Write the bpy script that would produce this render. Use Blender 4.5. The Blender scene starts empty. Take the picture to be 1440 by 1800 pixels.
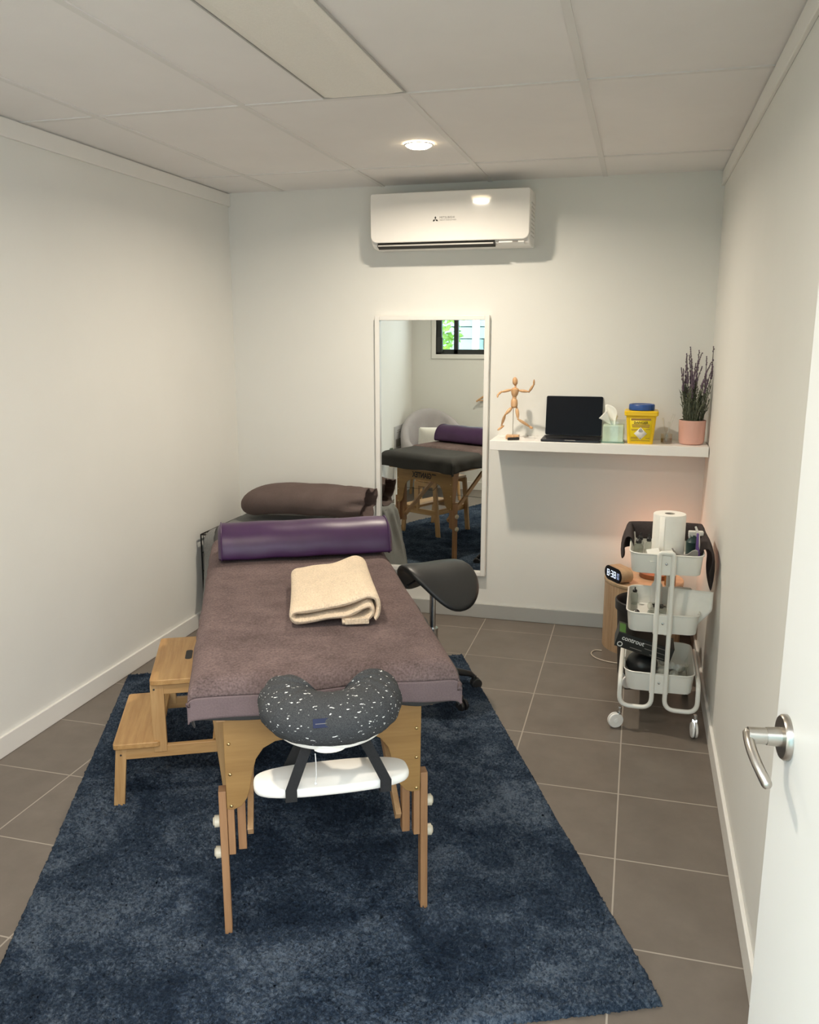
import bpy, bmesh, math, random
import numpy as np
from mathutils import Vector, Matrix, Euler
PI = math.pi
R = math.radians
random.seed(7)
rng = np.random.default_rng(11)
S = bpy.context.scene
C = S.collection

# ------------------------------------------------------------------ camera
cam = bpy.data.cameras.new('camera')
cam_o = bpy.data.objects.new('camera', cam); C.objects.link(cam_o)
cam_o.location = (0, 0, 1.616)
cam_o.rotation_euler = (PI/2 - 0.2063, 0, 0.2628)
cam.sensor_fit = 'HORIZONTAL'; cam.sensor_width = 36.0; cam.lens = 1485.8/1440*36
cam.clip_start = 0.05
S.camera = cam_o

# ------------------------------------------------------------------ world, light, exposure
DAY = 7.5          # daylight radiance outside window and doorway
LAMP = 23.0; LAMP2 = 17.0         # downlight watts
world = bpy.data.worlds.new('daylight'); S.world = world; world.use_nodes = True
bg = world.node_tree.nodes['Background']
bg.inputs[0].default_value = (0.89, 0.945, 0.99, 1); bg.inputs[1].default_value = DAY
S.view_settings.view_transform = 'Standard'; S.view_settings.look = 'None'
S.view_settings.exposure = 0.12; S.view_settings.gamma = 1.0
S.view_settings.use_curve_mapping = False
S.cycles.use_denoising = True
S.cycles.max_bounces = 10; S.cycles.diffuse_bounces = 6; S.cycles.glossy_bounces = 5
S.cycles.transmission_bounces = 8; S.cycles.transparent_max_bounces = 8
S.cycles.sample_clamp_indirect = 6.0
S.cycles.caustics_reflective = False; S.cycles.caustics_refractive = False

XL, XR, YB, YF, H = -2.333, 0.356, 4.664, 0.53, 2.4065   # room shell
WT = 0.10                                                # wall thickness
DX0, DX1, DZ1 = -0.56, 0.336, 2.05                       # doorway in the front wall
WX0, WX1, WZ0, WZ1 = -2.075, -0.80, 1.42, 2.10           # window in the front wall

def portal(name, loc, sx, sy, rot):
    l = bpy.data.lights.new(name, 'AREA'); l.shape = 'RECTANGLE'; l.size = sx; l.size_y = sy
    l.cycles.is_portal = True
    o = bpy.data.objects.new(name, l); C.objects.link(o); o.location = loc; o.rotation_euler = rot
portal('window_portal', ((WX0+WX1)/2, YF-WT-0.02, (WZ0+WZ1)/2), WX1-WX0, WZ1-WZ0, (R(90), 0, 0))
portal('doorway_portal', ((DX0+DX1)/2, YF-WT-0.02, DZ1/2), DX1-DX0, DZ1, (R(90), 0, 0))

# ------------------------------------------------------------------ materials
def lin(c):
    return tuple(((v/255+0.055)/1.055)**2.4 if v/255 > 0.04045 else v/255/12.92 for v in c)
def base_mat(name):
    m = bpy.data.materials.new(name); m.use_nodes = True
    nt = m.node_tree; b = nt.nodes['Principled BSDF']
    return m, nt, b
def coords(nt, scale=(1, 1, 1), kind='Object', rot=(0, 0, 0)):
    tc = nt.nodes.new('ShaderNodeTexCoord'); mp = nt.nodes.new('ShaderNodeMapping')
    mp.inputs['Scale'].default_value = scale; mp.inputs['Rotation'].default_value = rot
    nt.links.new(tc.outputs[kind], mp.inputs[0]); return mp.outputs[0]
def noise(nt, vec, scale, detail=4, rough=0.6):
    n = nt.nodes.new('ShaderNodeTexNoise'); n.inputs['Scale'].default_value = scale
    n.inputs['Detail'].default_value = detail; n.inputs['Roughness'].default_value = rough
    if vec is not None: nt.links.new(vec, n.inputs['Vector'])
    return n
def ramp(nt, fac, stops):
    r = nt.nodes.new('ShaderNodeValToRGB')
    while len(r.color_ramp.elements) < len(stops): r.color_ramp.elements.new(0.5)
    for e, (p, c) in zip(r.color_ramp.elements, stops):
        e.position = p; e.color = (*c, 1) if len(c) == 3 else c
    nt.links.new(fac, r.inputs[0]); return r.outputs[0]
def bump(nt, b, height, strength, dist=0.01):
    bn = nt.nodes.new('ShaderNodeBump'); bn.inputs['Strength'].default_value = strength
    bn.inputs['Distance'].default_value = dist
    nt.links.new(height, bn.inputs['Height']); nt.links.new(bn.outputs[0], b.inputs['Normal'])
    return bn
def M_plain(name, col, rough=0.5, metal=0.0, nscale=60, var=0.04, bstr=0.0, bscale=None, spec=0.5, coat=0.0, bdist=0.004):
    m, nt, b = base_mat(name)
    v = coords(nt)
    n = noise(nt, v, nscale)
    lo = tuple(max(0, c*(1-var)) for c in col); hi = tuple(min(1, c*(1+var)) for c in col)
    nt.links.new(ramp(nt, n.outputs[0], [(0.3, lo), (0.7, hi)]), b.inputs['Base Color'])
    b.inputs['Roughness'].default_value = rough; b.inputs['Metallic'].default_value = metal
    b.inputs['Specular IOR Level'].default_value = spec; b.inputs['Coat Weight'].default_value = coat
    if bstr: bump(nt, b, noise(nt, v, bscale or nscale).outputs[0], bstr, bdist)
    return m
def M_wood(name, c0, c1, axis=0, rough=0.45, fine=1.0, rot=(0, 0, 0)):
    m, nt, b = base_mat(name)
    sc = [34*fine, 34*fine, 34*fine]; sc[axis] = 2.2*fine
    v = coords(nt, sc, rot=rot)
    n = noise(nt, v, 1.0, 6, 0.6)
    n2 = noise(nt, v, 5.0, 3, 0.7)
    mx = nt.nodes.new('ShaderNodeMath'); mx.operation = 'MULTIPLY_ADD'; mx.inputs[1].default_value = 0.3
    nt.links.new(n2.outputs[0], mx.inputs[0]); nt.links.new(n.outputs[0], mx.inputs[2])
    nt.links.new(ramp(nt, mx.outputs[0], [(0.42, c0), (0.62, tuple((a+b_)/2 for a, b_ in zip(c0, c1))), (0.82, c1)]), b.inputs['Base Color'])
    b.inputs['Roughness'].default_value = rough
    bump(nt, b, mx.outputs[0], 0.12, 0.002)
    return m
def M_terry(name, col, var=0.18, scale=420, strength=0.7, rough=0.95, broad=9):
    m, nt, b = base_mat(name)
    v = coords(nt)
    n = noise(nt, v, scale, 2, 0.5)
    w = noise(nt, v, broad, 4, 0.6)
    mx = nt.nodes.new('ShaderNodeMath'); mx.operation = 'MULTIPLY_ADD'; mx.inputs[1].default_value = 0.55
    nt.links.new(n.outputs[0], mx.inputs[0])
    w2 = nt.nodes.new('ShaderNodeMath'); w2.operation = 'MULTIPLY'; w2.inputs[1].default_value = 0.45
    nt.links.new(w.outputs[0], w2.inputs[0]); nt.links.new(w2.outputs[0], mx.inputs[2])
    lo = tuple(c*(1-var) for c in col); hi = tuple(min(1, c*(1+var)) for c in col)
    nt.links.new(ramp(nt, mx.outputs[0], [(0.35, lo), (0.65, hi)]), b.inputs['Base Color'])
    b.inputs['Roughness'].default_value = rough; b.inputs['Specular IOR Level'].default_value = 0.1
    b.inputs['Sheen Weight'].default_value = 0.25; b.inputs['Sheen Roughness'].default_value = 0.6
    b.inputs['Sheen Tint'].default_value = (*[min(1, c*2.2) for c in col], 1)
    bump(nt, b, n.outputs[0], strength, 0.004)
    return m
def M_glass(name, tint=(1, 1, 1), rough=0.0, ior=1.45, alpha=None):
    m, nt, b = base_mat(name)
    b.inputs['Base Color'].default_value = (*tint, 1); b.inputs['Transmission Weight'].default_value = 1.0
    b.inputs['Roughness'].default_value = rough; b.inputs['IOR'].default_value = ior
    return m
def M_thin(name, tint=(0.9, 0.92, 0.9), gloss=0.12):
    "thin clear plastic: mostly see-through with a weak reflection"
    m, nt, b = base_mat(name)
    nt.nodes.remove(b)
    t = nt.nodes.new('ShaderNodeBsdfTransparent'); t.inputs[0].default_value = (*tint, 1)
    g = nt.nodes.new('ShaderNodeBsdfGlossy'); g.inputs[1].default_value = 0.08
    mix = nt.nodes.new('ShaderNodeMixShader')
    lw = nt.nodes.new('ShaderNodeLayerWeight'); lw.inputs[0].default_value = 0.5
    pw = nt.nodes.new('ShaderNodeMath'); pw.operation = 'POWER'; pw.inputs[1].default_value = 4.0
    nt.links.new(lw.outputs['Facing'], pw.inputs[0])
    ad = nt.nodes.new('ShaderNodeMath'); ad.operation = 'MULTIPLY_ADD'; ad.inputs[1].default_value = 0.55; ad.inputs[2].default_value = 0.03+gloss*0.3
    nt.links.new(pw.outputs[0], ad.inputs[0]); nt.links.new(ad.outputs[0], mix.inputs[0])
    nt.links.new(t.outputs[0], mix.inputs[1]); nt.links.new(g.outputs[0], mix.inputs[2])
    nt.links.new(mix.outputs[0], nt.nodes['Material Output'].inputs[0])
    return m
def M_emit(name, col, strength):
    m, nt, b = base_mat(name)
    b.inputs['Base Color'].default_value = (*col, 1)
    b.inputs['Emission Color'].default_value = (*col, 1); b.inputs['Emission Strength'].default_value = strength
    return m
def M_tiles():
    m, nt, b = base_mat('grey brown floor tile')
    tc = nt.nodes.new('ShaderNodeTexCoord'); mp = nt.nodes.new('ShaderNodeMapping')
    mp.inputs['Location'].default_value = (-0.006, -2.0719, 0)
    nt.links.new(tc.outputs['Object'], mp.inputs[0])
    br = nt.nodes.new('ShaderNodeTexBrick')
    br.offset = 0.0; br.squash = 1.0
    br.inputs['Scale'].default_value = 1.0
    br.inputs['Brick Width'].default_value = 0.398; br.inputs['Row Height'].default_value = 0.3986
    br.inputs['Mortar Size'].default_value = 0.0026; br.inputs['Mortar Smooth'].default_value = 0.1
    br.inputs['Bias'].default_value = 0.0
    nt.links.new(mp.outputs[0], br.inputs['Vector'])
    n = noise(nt, mp.outputs[0], 5.5, 8, 0.65)
    c = ramp(nt, n.outputs[0], [(0.3, (0.135, 0.113, 0.094)), (0.7, (0.178, 0.151, 0.128))])
    for k in ('Color1', 'Color2'): nt.links.new(c, br.inputs[k])
    br.inputs['Mortar'].default_value = (0.36, 0.32, 0.275, 1)
    nt.links.new(br.outputs['Color'], b.inputs['Base Color'])
    rr = ramp(nt, br.outputs['Fac'], [(0.0, (0.34,)*3), (1.0, (0.8,)*3)])
    nt.links.new(rr, b.inputs['Roughness'])
    inv = nt.nodes.new('ShaderNodeMath'); inv.operation = 'SUBTRACT'; inv.inputs[0].default_value = 1
    nt.links.new(br.outputs['Fac'], inv.inputs[1])
    bump(nt, b, inv.outputs[0], 0.35, 0.002)
    return m
def M_rug():
    m, nt, b = base_mat('navy shaggy pile')
    v = coords(nt)
    n1 = noise(nt, v, 3.6, 6, 0.66); n1.inputs['Distortion'].default_value = 0.8
    n2 = noise(nt, v, 105, 3, 0.75)
    n3 = noise(nt, v, 34, 3, 0.6)
    def mad(x, k, add=None):
        q = nt.nodes.new('ShaderNodeMath'); q.operation = 'MULTIPLY_ADD'; q.inputs[1].default_value = k; q.inputs[2].default_value = 0.0
        nt.links.new(x, q.inputs[0])
        if add is not None: nt.links.new(add, q.inputs[2])
        return q.outputs[0]
    mx = mad(n2.outputs[0], 0.42, mad(n3.outputs[0], 0.16, mad(n1.outputs[0], 0.46)))
    nt.links.new(ramp(nt, mx, [(0.44, (0.012, 0.020, 0.036)), (0.52, (0.034, 0.051, 0.080)), (0.61, (0.112, 0.142, 0.186))]), b.inputs['Base Color'])  # patchy shading of the pile lay put into the colour as noise
    b.inputs['Roughness'].default_value = 1.0; b.inputs['Specular IOR Level'].default_value = 0.05
    b.inputs['Sheen Weight'].default_value = 0.12; b.inputs['Sheen Tint'].default_value = (0.3, 0.4, 0.55, 1)
    bump(nt, b, n2.outputs[0], 1.0, 0.010)
    return m
def M_flecks():
    m, nt, b = base_mat('charcoal jersey with white flecks')
    v = coords(nt)
    vo = nt.nodes.new('ShaderNodeTexVoronoi'); vo.inputs['Scale'].default_value = 84
    mp = nt.nodes.new('ShaderNodeMapping'); mp.inputs['Scale'].default_value = (0.5, 1.3, 1.7); mp.inputs['Rotation'].default_value = (0.5, 0.8, 0.4)
    nt.links.new(v, mp.inputs[0])
    nn = noise(nt, v, 60); add = nt.nodes.new('ShaderNodeMixRGB'); add.blend_type = 'ADD'; add.inputs[0].default_value = 0.02
    nt.links.new(mp.outputs[0], add.inputs[1]); nt.links.new(nn.outputs['Color'], add.inputs[2])
    nt.links.new(add.outputs[0], vo.inputs['Vector'])
    n2 = noise(nt, v, 15, 3)
    r1 = ramp(nt, vo.outputs['Distance'], [(0.13, (1, 1, 1)), (0.19, (0, 0, 0))])
    r2 = ramp(nt, n2.outputs[0], [(0.38, (0, 0, 0)), (0.46, (1, 1, 1))])
    mu = nt.nodes.new('ShaderNodeMath'); mu.operation = 'MULTIPLY'
    nt.links.new(r1, mu.inputs[0]); nt.links.new(r2, mu.inputs[1])
    n3 = noise(nt, v, 500, 2)
    dark = ramp(nt, n3.outputs[0], [(0.3, (0.028, 0.03, 0.032)), (0.7, (0.075, 0.077, 0.08))])
    mix = nt.nodes.new('ShaderNodeMixRGB')
    nt.links.new(mu.outputs[0], mix.inputs[0]); nt.links.new(dark, mix.inputs[1]); mix.inputs[2].default_value = (0.72, 0.72, 0.7, 1)
    nt.links.new(mix.outputs[0], b.inputs['Base Color'])
    b.inputs['Roughness'].default_value = 0.95; b.inputs['Specular IOR Level'].default_value = 0.1
    bump(nt, b, n3.outputs[0], 0.35, 0.002)
    return m

W_ = dict(
    wall=M_plain('warm white wall paint', (0.765, 0.76, 0.725), 0.62, nscale=3, var=0.012, bstr=0.06, bscale=160, spec=0.3),
    ceil=M_plain('off white ceiling tile', (0.83, 0.81, 0.80), 0.85, nscale=3, var=0.02, bstr=0.08, bscale=220, spec=0.2),
    grid=M_plain('white ceiling tee bar', (0.75, 0.735, 0.72), 0.6, nscale=3, var=0.02, spec=0.3),
    trim=M_plain('white gloss trim paint', (0.80, 0.785, 0.75), 0.35, nscale=4, var=0.012),
    skirt=M_plain('grey satin skirting', (0.40, 0.40, 0.385), 0.3, nscale=4, var=0.02),
    door=M_plain('white door paint', (0.82, 0.82, 0.80), 0.4, nscale=3, var=0.01),
    tiles=M_tiles(), rug=M_rug(),
    white=M_plain('white plastic', (0.84, 0.82, 0.79), 0.3, nscale=8, var=0.01),
    acw=M_plain('glossy white plastic', (0.86, 0.83, 0.79), 0.07, nscale=8, var=0.008, coat=0.4),
    whitemetal=M_plain('white powder coated steel', (0.80, 0.79, 0.74), 0.32, nscale=12, var=0.012),
    shelf=M_plain('white lacquered board', (0.86, 0.84, 0.81), 0.35, nscale=6, var=0.01),
    black=M_plain('black plastic', (0.015, 0.015, 0.016), 0.45, nscale=30, var=0.1),
    blackwire=M_plain('black coated wire', (0.012, 0.012, 0.012), 0.4, nscale=30, var=0.1),
    leather=M_plain('black faux leather', (0.014, 0.015, 0.016), 0.42, nscale=90, var=0.1, bstr=0.08, bscale=300, spec=0.5),
    strap=M_plain('black webbing', (0.01, 0.01, 0.011), 0.85, nscale=300, var=0.3, bstr=0.2, bscale=500),
    purple=M_plain('purple vinyl', (0.046, 0.015, 0.062), 0.42, nscale=14, var=0.10, bstr=0.05, bscale=220, spec=0.42),
    vinylw=M_plain('white vinyl', (0.85, 0.83, 0.78), 0.4, nscale=20, var=0.02),
    chrome=M_plain('polished chrome', (0.6, 0.6, 0.6), 0.18, 1.0, nscale=20, var=0.05),
    nickel=M_plain('brushed satin nickel', (0.46, 0.43, 0.39), 0.3, 1.0, nscale=60, var=0.06),
    brass=M_plain('brass rivet', (0.62, 0.46, 0.22), 0.3, 1.0, nscale=20, var=0.05),
    towel=M_terry('mauve grey terry', (0.122, 0.088, 0.085), var=0.42, scale=190),
    hem=M_terry('woven towel border', (0.148, 0.110, 0.113), var=0.10, scale=260, strength=0.3),
    beige=M_terry('cream terry', (0.68, 0.53, 0.385), var=0.16, scale=170, strength=0.9),
    sheet=M_terry('charcoal fitted sheet', (0.055, 0.054, 0.053), var=0.16, scale=350, strength=0.25),
    blanket=M_terry('grey fleece', (0.21, 0.21, 0.205), var=0.20, scale=300, strength=0.5),
    pillow=M_terry('taupe terry pillowcase', (0.120, 0.090, 0.084), var=0.16, scale=380, strength=0.5),
    cloth=M_terry('dark taupe cloth', (0.055, 0.045, 0.045), var=0.2, scale=300, strength=0.4),
    flecks=M_flecks(),
    greyfab=M_terry('light grey upholstery', (0.40, 0.375, 0.38), var=0.08, scale=300, strength=0.3),
    cushion=M_terry('white cushion', (0.80, 0.78, 0.72), var=0.05, scale=200, strength=0.4),
    bamboo_y=M_wood('bamboo board', (0.36, 0.185, 0.060), (0.54, 0.325, 0.130), axis=1),
    bamboo_z=M_wood('bamboo post', (0.38, 0.205, 0.075), (0.55, 0.345, 0.155), axis=2),
    bamboo_x=M_wood('bamboo rail', (0.37, 0.20, 0.070), (0.54, 0.335, 0.145), axis=0),
    panel=M_wood('beech veneer panel', (0.265, 0.140, 0.040), (0.375, 0.215, 0.070), axis=0, fine=0.7),
    beech=M_wood('pinkish beech leg', (0.285, 0.140, 0.060), (0.405, 0.220, 0.105), axis=2),
    beech_y=M_wood('beech rail', (0.40, 0.225, 0.10), (0.56, 0.34, 0.17), axis=1),
    knob=M_plain('cream plastic knob', (0.62, 0.56, 0.43), 0.4),
    oak=M_wood('oak slats', (0.33, 0.21, 0.12), (0.50, 0.34, 0.21), axis=2, fine=1.3),
    oaktop=M_wood('oak top', (0.40, 0.265, 0.15), (0.56, 0.40, 0.25), axis=0),
    manikin=M_wood('varnished limewood', (0.50, 0.27, 0.12), (0.70, 0.44, 0.24), axis=2, rough=0.35, fine=2),
    steel=M_plain('steel rod', (0.55, 0.53, 0.5), 0.25, 1.0),
    pink=M_plain('pink glazed ceramic', (0.70, 0.40, 0.33), 0.4, nscale=12, var=0.04),
    soil=M_plain('dark soil', (0.03, 0.02, 0.015), 1.0, nscale=120, var=0.5),
    leaf=M_plain('sage green leaves', (0.12, 0.135, 0.09), 0.7, nscale=60, var=0.35),
    flower=M_plain('dusty purple flowers', (0.13, 0.092, 0.125), 0.8, nscale=60, var=0.35),
    succ=M_plain('dark green succulent', (0.03, 0.07, 0.03), 0.5, nscale=60, var=0.3),
    yellow=M_plain('yellow plastic', (0.86, 0.56, 0.01), 0.35, nscale=12, var=0.02),
    yellow2=M_plain('yellow paper label', (0.86, 0.66, 0.01), 0.5, nscale=12, var=0.02),
    blue=M_plain('blue plastic', (0.02, 0.075, 0.28), 0.4, nscale=12, var=0.05),
    ink=M_plain('black print', (0.02, 0.018, 0.015), 0.7),
    redink=M_plain('brown print', (0.34, 0.19, 0.06), 0.7),
    whiteprint=M_plain('white print', (0.8, 0.8, 0.78), 0.6),
    greyprint=M_plain('grey print', (0.22, 0.2, 0.18), 0.6),
    paper=M_plain('white paper', (0.86, 0.84, 0.79), 0.9, nscale=40, var=0.02, bstr=0.15, bscale=90),
    tissue=M_plain('soft tissue', (0.86, 0.86, 0.80), 0.95, nscale=30, var=0.02),
    mint=M_plain('pale mint paper', (0.66, 0.75, 0.62), 0.6, nscale=14, var=0.12),
    clear=M_thin('clear plastic', (0.88, 0.90, 0.88)),
    mintclear=M_thin('clear greenish acrylic', (0.93, 0.97, 0.945)),
    glass=M_thin('clear glass', (0.95, 0.95, 0.93), 0.25),
    pane=M_thin('window glass', (0.97, 0.98, 0.97), 0.05),
    amber=M_plain('amber glass', (0.30, 0.11, 0.02), 0.15, nscale=20, var=0.05),
    teal=M_plain('dark teal plastic', (0.015, 0.05, 0.05), 0.4),
    violet=M_plain('violet plastic', (0.13, 0.06, 0.26), 0.35),
    greyplas=M_plain('grey plastic', (0.25, 0.235, 0.22), 0.25, nscale=20, var=0.05),
    cotton=M_plain('cotton wool', (0.86, 0.84, 0.78), 1.0, nscale=60, var=0.03, bstr=0.6, bscale=120),
    cable=M_plain('beige cable', (0.6, 0.52, 0.42), 0.5),
    screen=M_plain('dark screen', (0.005, 0.005, 0.008), 0.3, spec=0.12),
    lapt=M_plain('space grey aluminium', (0.03, 0.032, 0.04), 0.4, 0.6),
    navy=M_plain('navy satin label', (0.008, 0.014, 0.05), 0.8),
    green=M_plain('green print', (0.06, 0.16, 0.03), 0.5),
    boxblack=M_plain('black carton', (0.012, 0.013, 0.012), 0.4),
    slot=M_plain('dark slot', (0.03, 0.028, 0.026), 0.7),
    louver=M_plain('pale grey louver', (0.55, 0.53, 0.50), 0.35),
    digit=M_emit('white lit digits', (0.75, 0.85, 1.0), 1.3),
    dimdigit=M_emit('dim lit digits', (0.45, 0.55, 0.8), 0.5),
    greytrim=M_plain('grey metal edge', (0.42, 0.41, 0.39), 0.5),
    diffuser=M_plain('prismatic diffuser', (0.84, 0.81, 0.75), 0.35, nscale=200, var=0.04, bstr=0.3, bscale=400),
    frameblk=M_plain('black aluminium', (0.02, 0.022, 0.022), 0.45),
    ext_wall=M_plain('pale blue weatherboard', (0.30, 0.46, 0.50), 0.7, nscale=6, var=0.05),
    ext_trim=M_plain('white weatherboard trim', (0.8, 0.82, 0.8), 0.6),
    ext_leaf=M_plain('bright green leaves', (0.14, 0.34, 0.03), 0.6, nscale=9, var=0.6),
    ground=M_plain('pale paving', (0.5, 0.48, 0.44), 0.9, nscale=9, var=0.1),
    salt=M_emit('lit pink salt crystal', (1.0, 0.42, 0.24), 1.4),
    woodbase=M_wood('brown wood base', (0.16, 0.055, 0.02), (0.26, 0.10, 0.04), axis=0),
)
def M_mirror():
    m, nt, b = base_mat('mirror silver')
    b.inputs['Base Color'].default_value = (0.86, 0.90, 0.87, 1); b.inputs['Metallic'].default_value = 1.0
    b.inputs['Roughness'].default_value = 0.0
    return m
W_['mirror'] = M_mirror()

# ------------------------------------------------------------------ mesh helpers
class B:
    def __init__(s): s.bm = bmesh.new()
    def _xf(s, vs, mat):
        if mat is not None: bmesh.ops.transform(s.bm, matrix=mat, verts=vs)
    def box(s, c, d, rot=None):
        r = bmesh.ops.create_cube(s.bm, size=1.0)
        m = Matrix.Translation(c)
        if rot is not None: m = m @ (rot.to_matrix().to_4x4() if isinstance(rot, Euler) else rot)
        m = m @ Matrix.Diagonal((*d, 1))
        s._xf(r['verts'], m); return s
    def bar(s, p0, p1, w, d, up=(0, 0, 1)):
        "rectangular bar between two points, w across, d along the up-ish axis"
        p0, p1 = Vector(p0), Vector(p1); z = (p1-p0); L = z.length; z.normalize()
        x = Vector(up).cross(z)
        if x.length < 1e-4: x = Vector((1, 0, 0))
        x.normalize(); y = z.cross(x)
        m = Matrix((x, y, z)).transposed().to_4x4(); m.translation = (p0+p1)/2
        r = bmesh.ops.create_cube(s.bm, size=1.0)
        s._xf(r['verts'], m @ Matrix.Diagonal((w, d, L, 1))); return s
    def cyl(s, p0, p1, r0, r1=None, seg=20, caps=True):
        p0, p1 = Vector(p0), Vector(p1); r1 = r0 if r1 is None else r1
        z = p1-p0; L = z.length
        q = Vector((0, 0, 1)).rotation_difference(z)
        r = bmesh.ops.create_cone(s.bm, segments=seg, radius1=r0, radius2=r1, depth=L, cap_ends=caps)
        m = q.to_matrix().to_4x4(); m.translation = (p0+p1)/2
        s._xf(r['verts'], m); return s
    def ball(s, c, r, seg=20, scale=(1, 1, 1), rot=None):
        q = bmesh.ops.create_uvsphere(s.bm, u_segments=seg, v_segments=max(6, seg//2), radius=r)
        m = Matrix.Translation(c)
        if rot is not None: m = m @ rot.to_matrix().to_4x4()
        s._xf(q['verts'], m @ Matrix.Diagonal((*scale, 1))); return s
    def rings(s, rs, close_ring=True, cap0=True, cap1=True, loop=False):
        bm = s.bm; V = [[bm.verts.new(p) for p in r] for r in rs]
        n = len(V[0]); m = len(V)
        for i in range(m if loop else m-1):
            a, b = V[i], V[(i+1) % m]
            for j in range(n if close_ring else n-1):
                k = (j+1) % n
                try: bm.faces.new((a[j], a[k], b[k], b[j]))
                except ValueError: pass
        if close_ring and not loop:
            if cap0: bm.faces.new(list(reversed(V[0])))
            if cap1: bm.faces.new(V[-1])
        return s
    def tube(s, pts, r, seg=10, closed=False, caps=True):
        P = [Vector(p) for p in pts]; n = len(P)
        rs = r if hasattr(r, '__len__') else [r]*n
        T = []
        for i in range(n):
            if closed: t = P[(i+1) % n]-P[i-1]
            else: t = P[min(i+1, n-1)]-P[max(i-1, 0)]
            T.append(t.normalized())
        ref = Vector((0, 0, 1)) if abs(T[0].z) < 0.9 else Vector((1, 0, 0))
        x = T[0].cross(ref).normalized(); out = []
        for i in range(n):
            if i: x = T[i-1].rotation_difference(T[i]) @ x
            x = (x - T[i]*x.dot(T[i])).normalized(); y = T[i].cross(x)
            out.append([P[i] + (x*math.cos(a)+y*math.sin(a))*rs[i] for a in [2*PI*k/seg for k in range(seg)]])
        return s.rings(out, loop=closed, cap0=caps, cap1=caps)
    def ribbon(s, pts, w, wd, th=0.002, closed=False):
        "flat strap along pts, width w along vector wd"
        P = [Vector(p) for p in pts]; n = len(P); wd = Vector(wd).normalized(); out = []
        for i in range(n):
            t = (P[(i+1) % n]-P[i-1]) if closed else (P[min(i+1, n-1)]-P[max(i-1, 0)])
            t.normalize(); nn = t.cross(wd).normalized()
            out.append([P[i]+wd*w/2+nn*th/2, P[i]-wd*w/2+nn*th/2, P[i]-wd*w/2-nn*th/2, P[i]+wd*w/2-nn*th/2])
        return s.rings(out, loop=closed)
    def lathe(s, prof, c=(0, 0, 0), seg=32, cap=True):
        c = Vector(c)
        rs = [[c+Vector((r*math.cos(2*PI*k/seg), r*math.sin(2*PI*k/seg), z)) for k in range(seg)] for r, z in prof]
        return s.rings(rs, cap0=cap, cap1=cap)
    def prism(s, outline, a0, a1, axis='z'):
        def mk(p, a):
            return {'z': (p[0], p[1], a), 'y': (p[0], a, p[1]), 'x': (a, p[0], p[1])}[axis]
        return s.rings([[Vector(mk(p, a0)) for p in outline], [Vector(mk(p, a1)) for p in outline]])
    def grid(s, f, nu, nv, closeu=False):
        bm = s.bm; V = [[bm.verts.new(f(i/(nu-1) if not closeu else i/nu, j/(nv-1))) for j in range(nv)] for i in range(nu)]
        for i in range(nu if closeu else nu-1):
            for j in range(nv-1):
                k = (i+1) % nu
                bm.faces.new((V[i][j], V[k][j], V[k][j+1], V[i][j+1]))
        return s
def rrect(hx, hy, r, n=5, c=(0, 0)):
    pts = []
    for cx, cy, a0 in ((hx-r, hy-r, 0), (-hx+r, hy-r, 90), (-hx+r, -hy+r, 180), (hx-r, -hy+r, 270)):
        for k in range(n+1):
            a = R(a0+90*k/n); pts.append((c[0]+cx+r*math.cos(a), c[1]+cy+r*math.sin(a)))
    return pts
def arc_pts(path, rad, n=6):
    "round the corners of a polyline"
    P = [Vector(p) for p in path]; out = [P[0]]
    for i in range(1, len(P)-1):
        a = (P[i-1]-P[i]); b = (P[i+1]-P[i]); r = min(rad, a.length*0.49, b.length*0.49)
        p0 = P[i]+a.normalized()*r; p1 = P[i]+b.normalized()*r
        for k in range(n+1):
            t = k/n; out.append(p0*(1-t)**2+P[i]*2*t*(1-t)+p1*t*t)
    out.append(P[-1]); return out
def link(o, parent=None):
    C.objects.link(o)
    if parent is not None: o.parent = parent
    return o
def obj(name, b, mat, parent=None, bevel=0.0, smooth=True, sub=0, solid=0.0, angle=38, loc=None, rot=None, label=None):
    bm = b.bm
    bmesh.ops.recalc_face_normals(bm, faces=bm.faces)
    me = bpy.data.meshes.new(name); bm.to_mesh(me); bm.free()
    o = bpy.data.objects.new(name, me)
    for m in (mat if isinstance(mat, (list, tuple)) else [mat]): me.materials.append(W_[m] if isinstance(m, str) else m)
    link(o, parent)
    if smooth:
        me.polygons.foreach_set('use_smooth', [True]*len(me.polygons))
        me.set_sharp_from_angle(angle=R(angle))
    if solid:
        md = o.modifiers.new('solid', 'SOLIDIFY'); md.thickness = solid; md.offset = -1
    if bevel:
        md = o.modifiers.new('bevel', 'BEVEL'); md.width = bevel; md.segments = 3; md.limit_method = 'ANGLE'; md.angle_limit = R(40)
        md.harden_normals = False
    if sub:
        md = o.modifiers.new('sub', 'SUBSURF'); md.levels = sub; md.render_levels = sub
    if loc is not None: o.location = loc
    if rot is not None: o.rotation_euler = rot
    if label: o['label'] = label
    return o
def tag(o, label, cat, group=None, kind=None):
    if label: o['label'] = label
    if cat: o['category'] = cat
    if group: o['group'] = group
    if kind: o['kind'] = kind
    return o
def thing(name, label, cat, loc=(0, 0, 0), rz=0.0, group=None, rot=None):
    o = bpy.data.objects.new(name, None); link(o); o.empty_display_size = 0.05
    o.location = loc; o.rotation_euler = rot if rot is not None else (0, 0, rz)
    return tag(o, label, cat, group)
def struct(o): o['kind'] = 'structure'; return o
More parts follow.
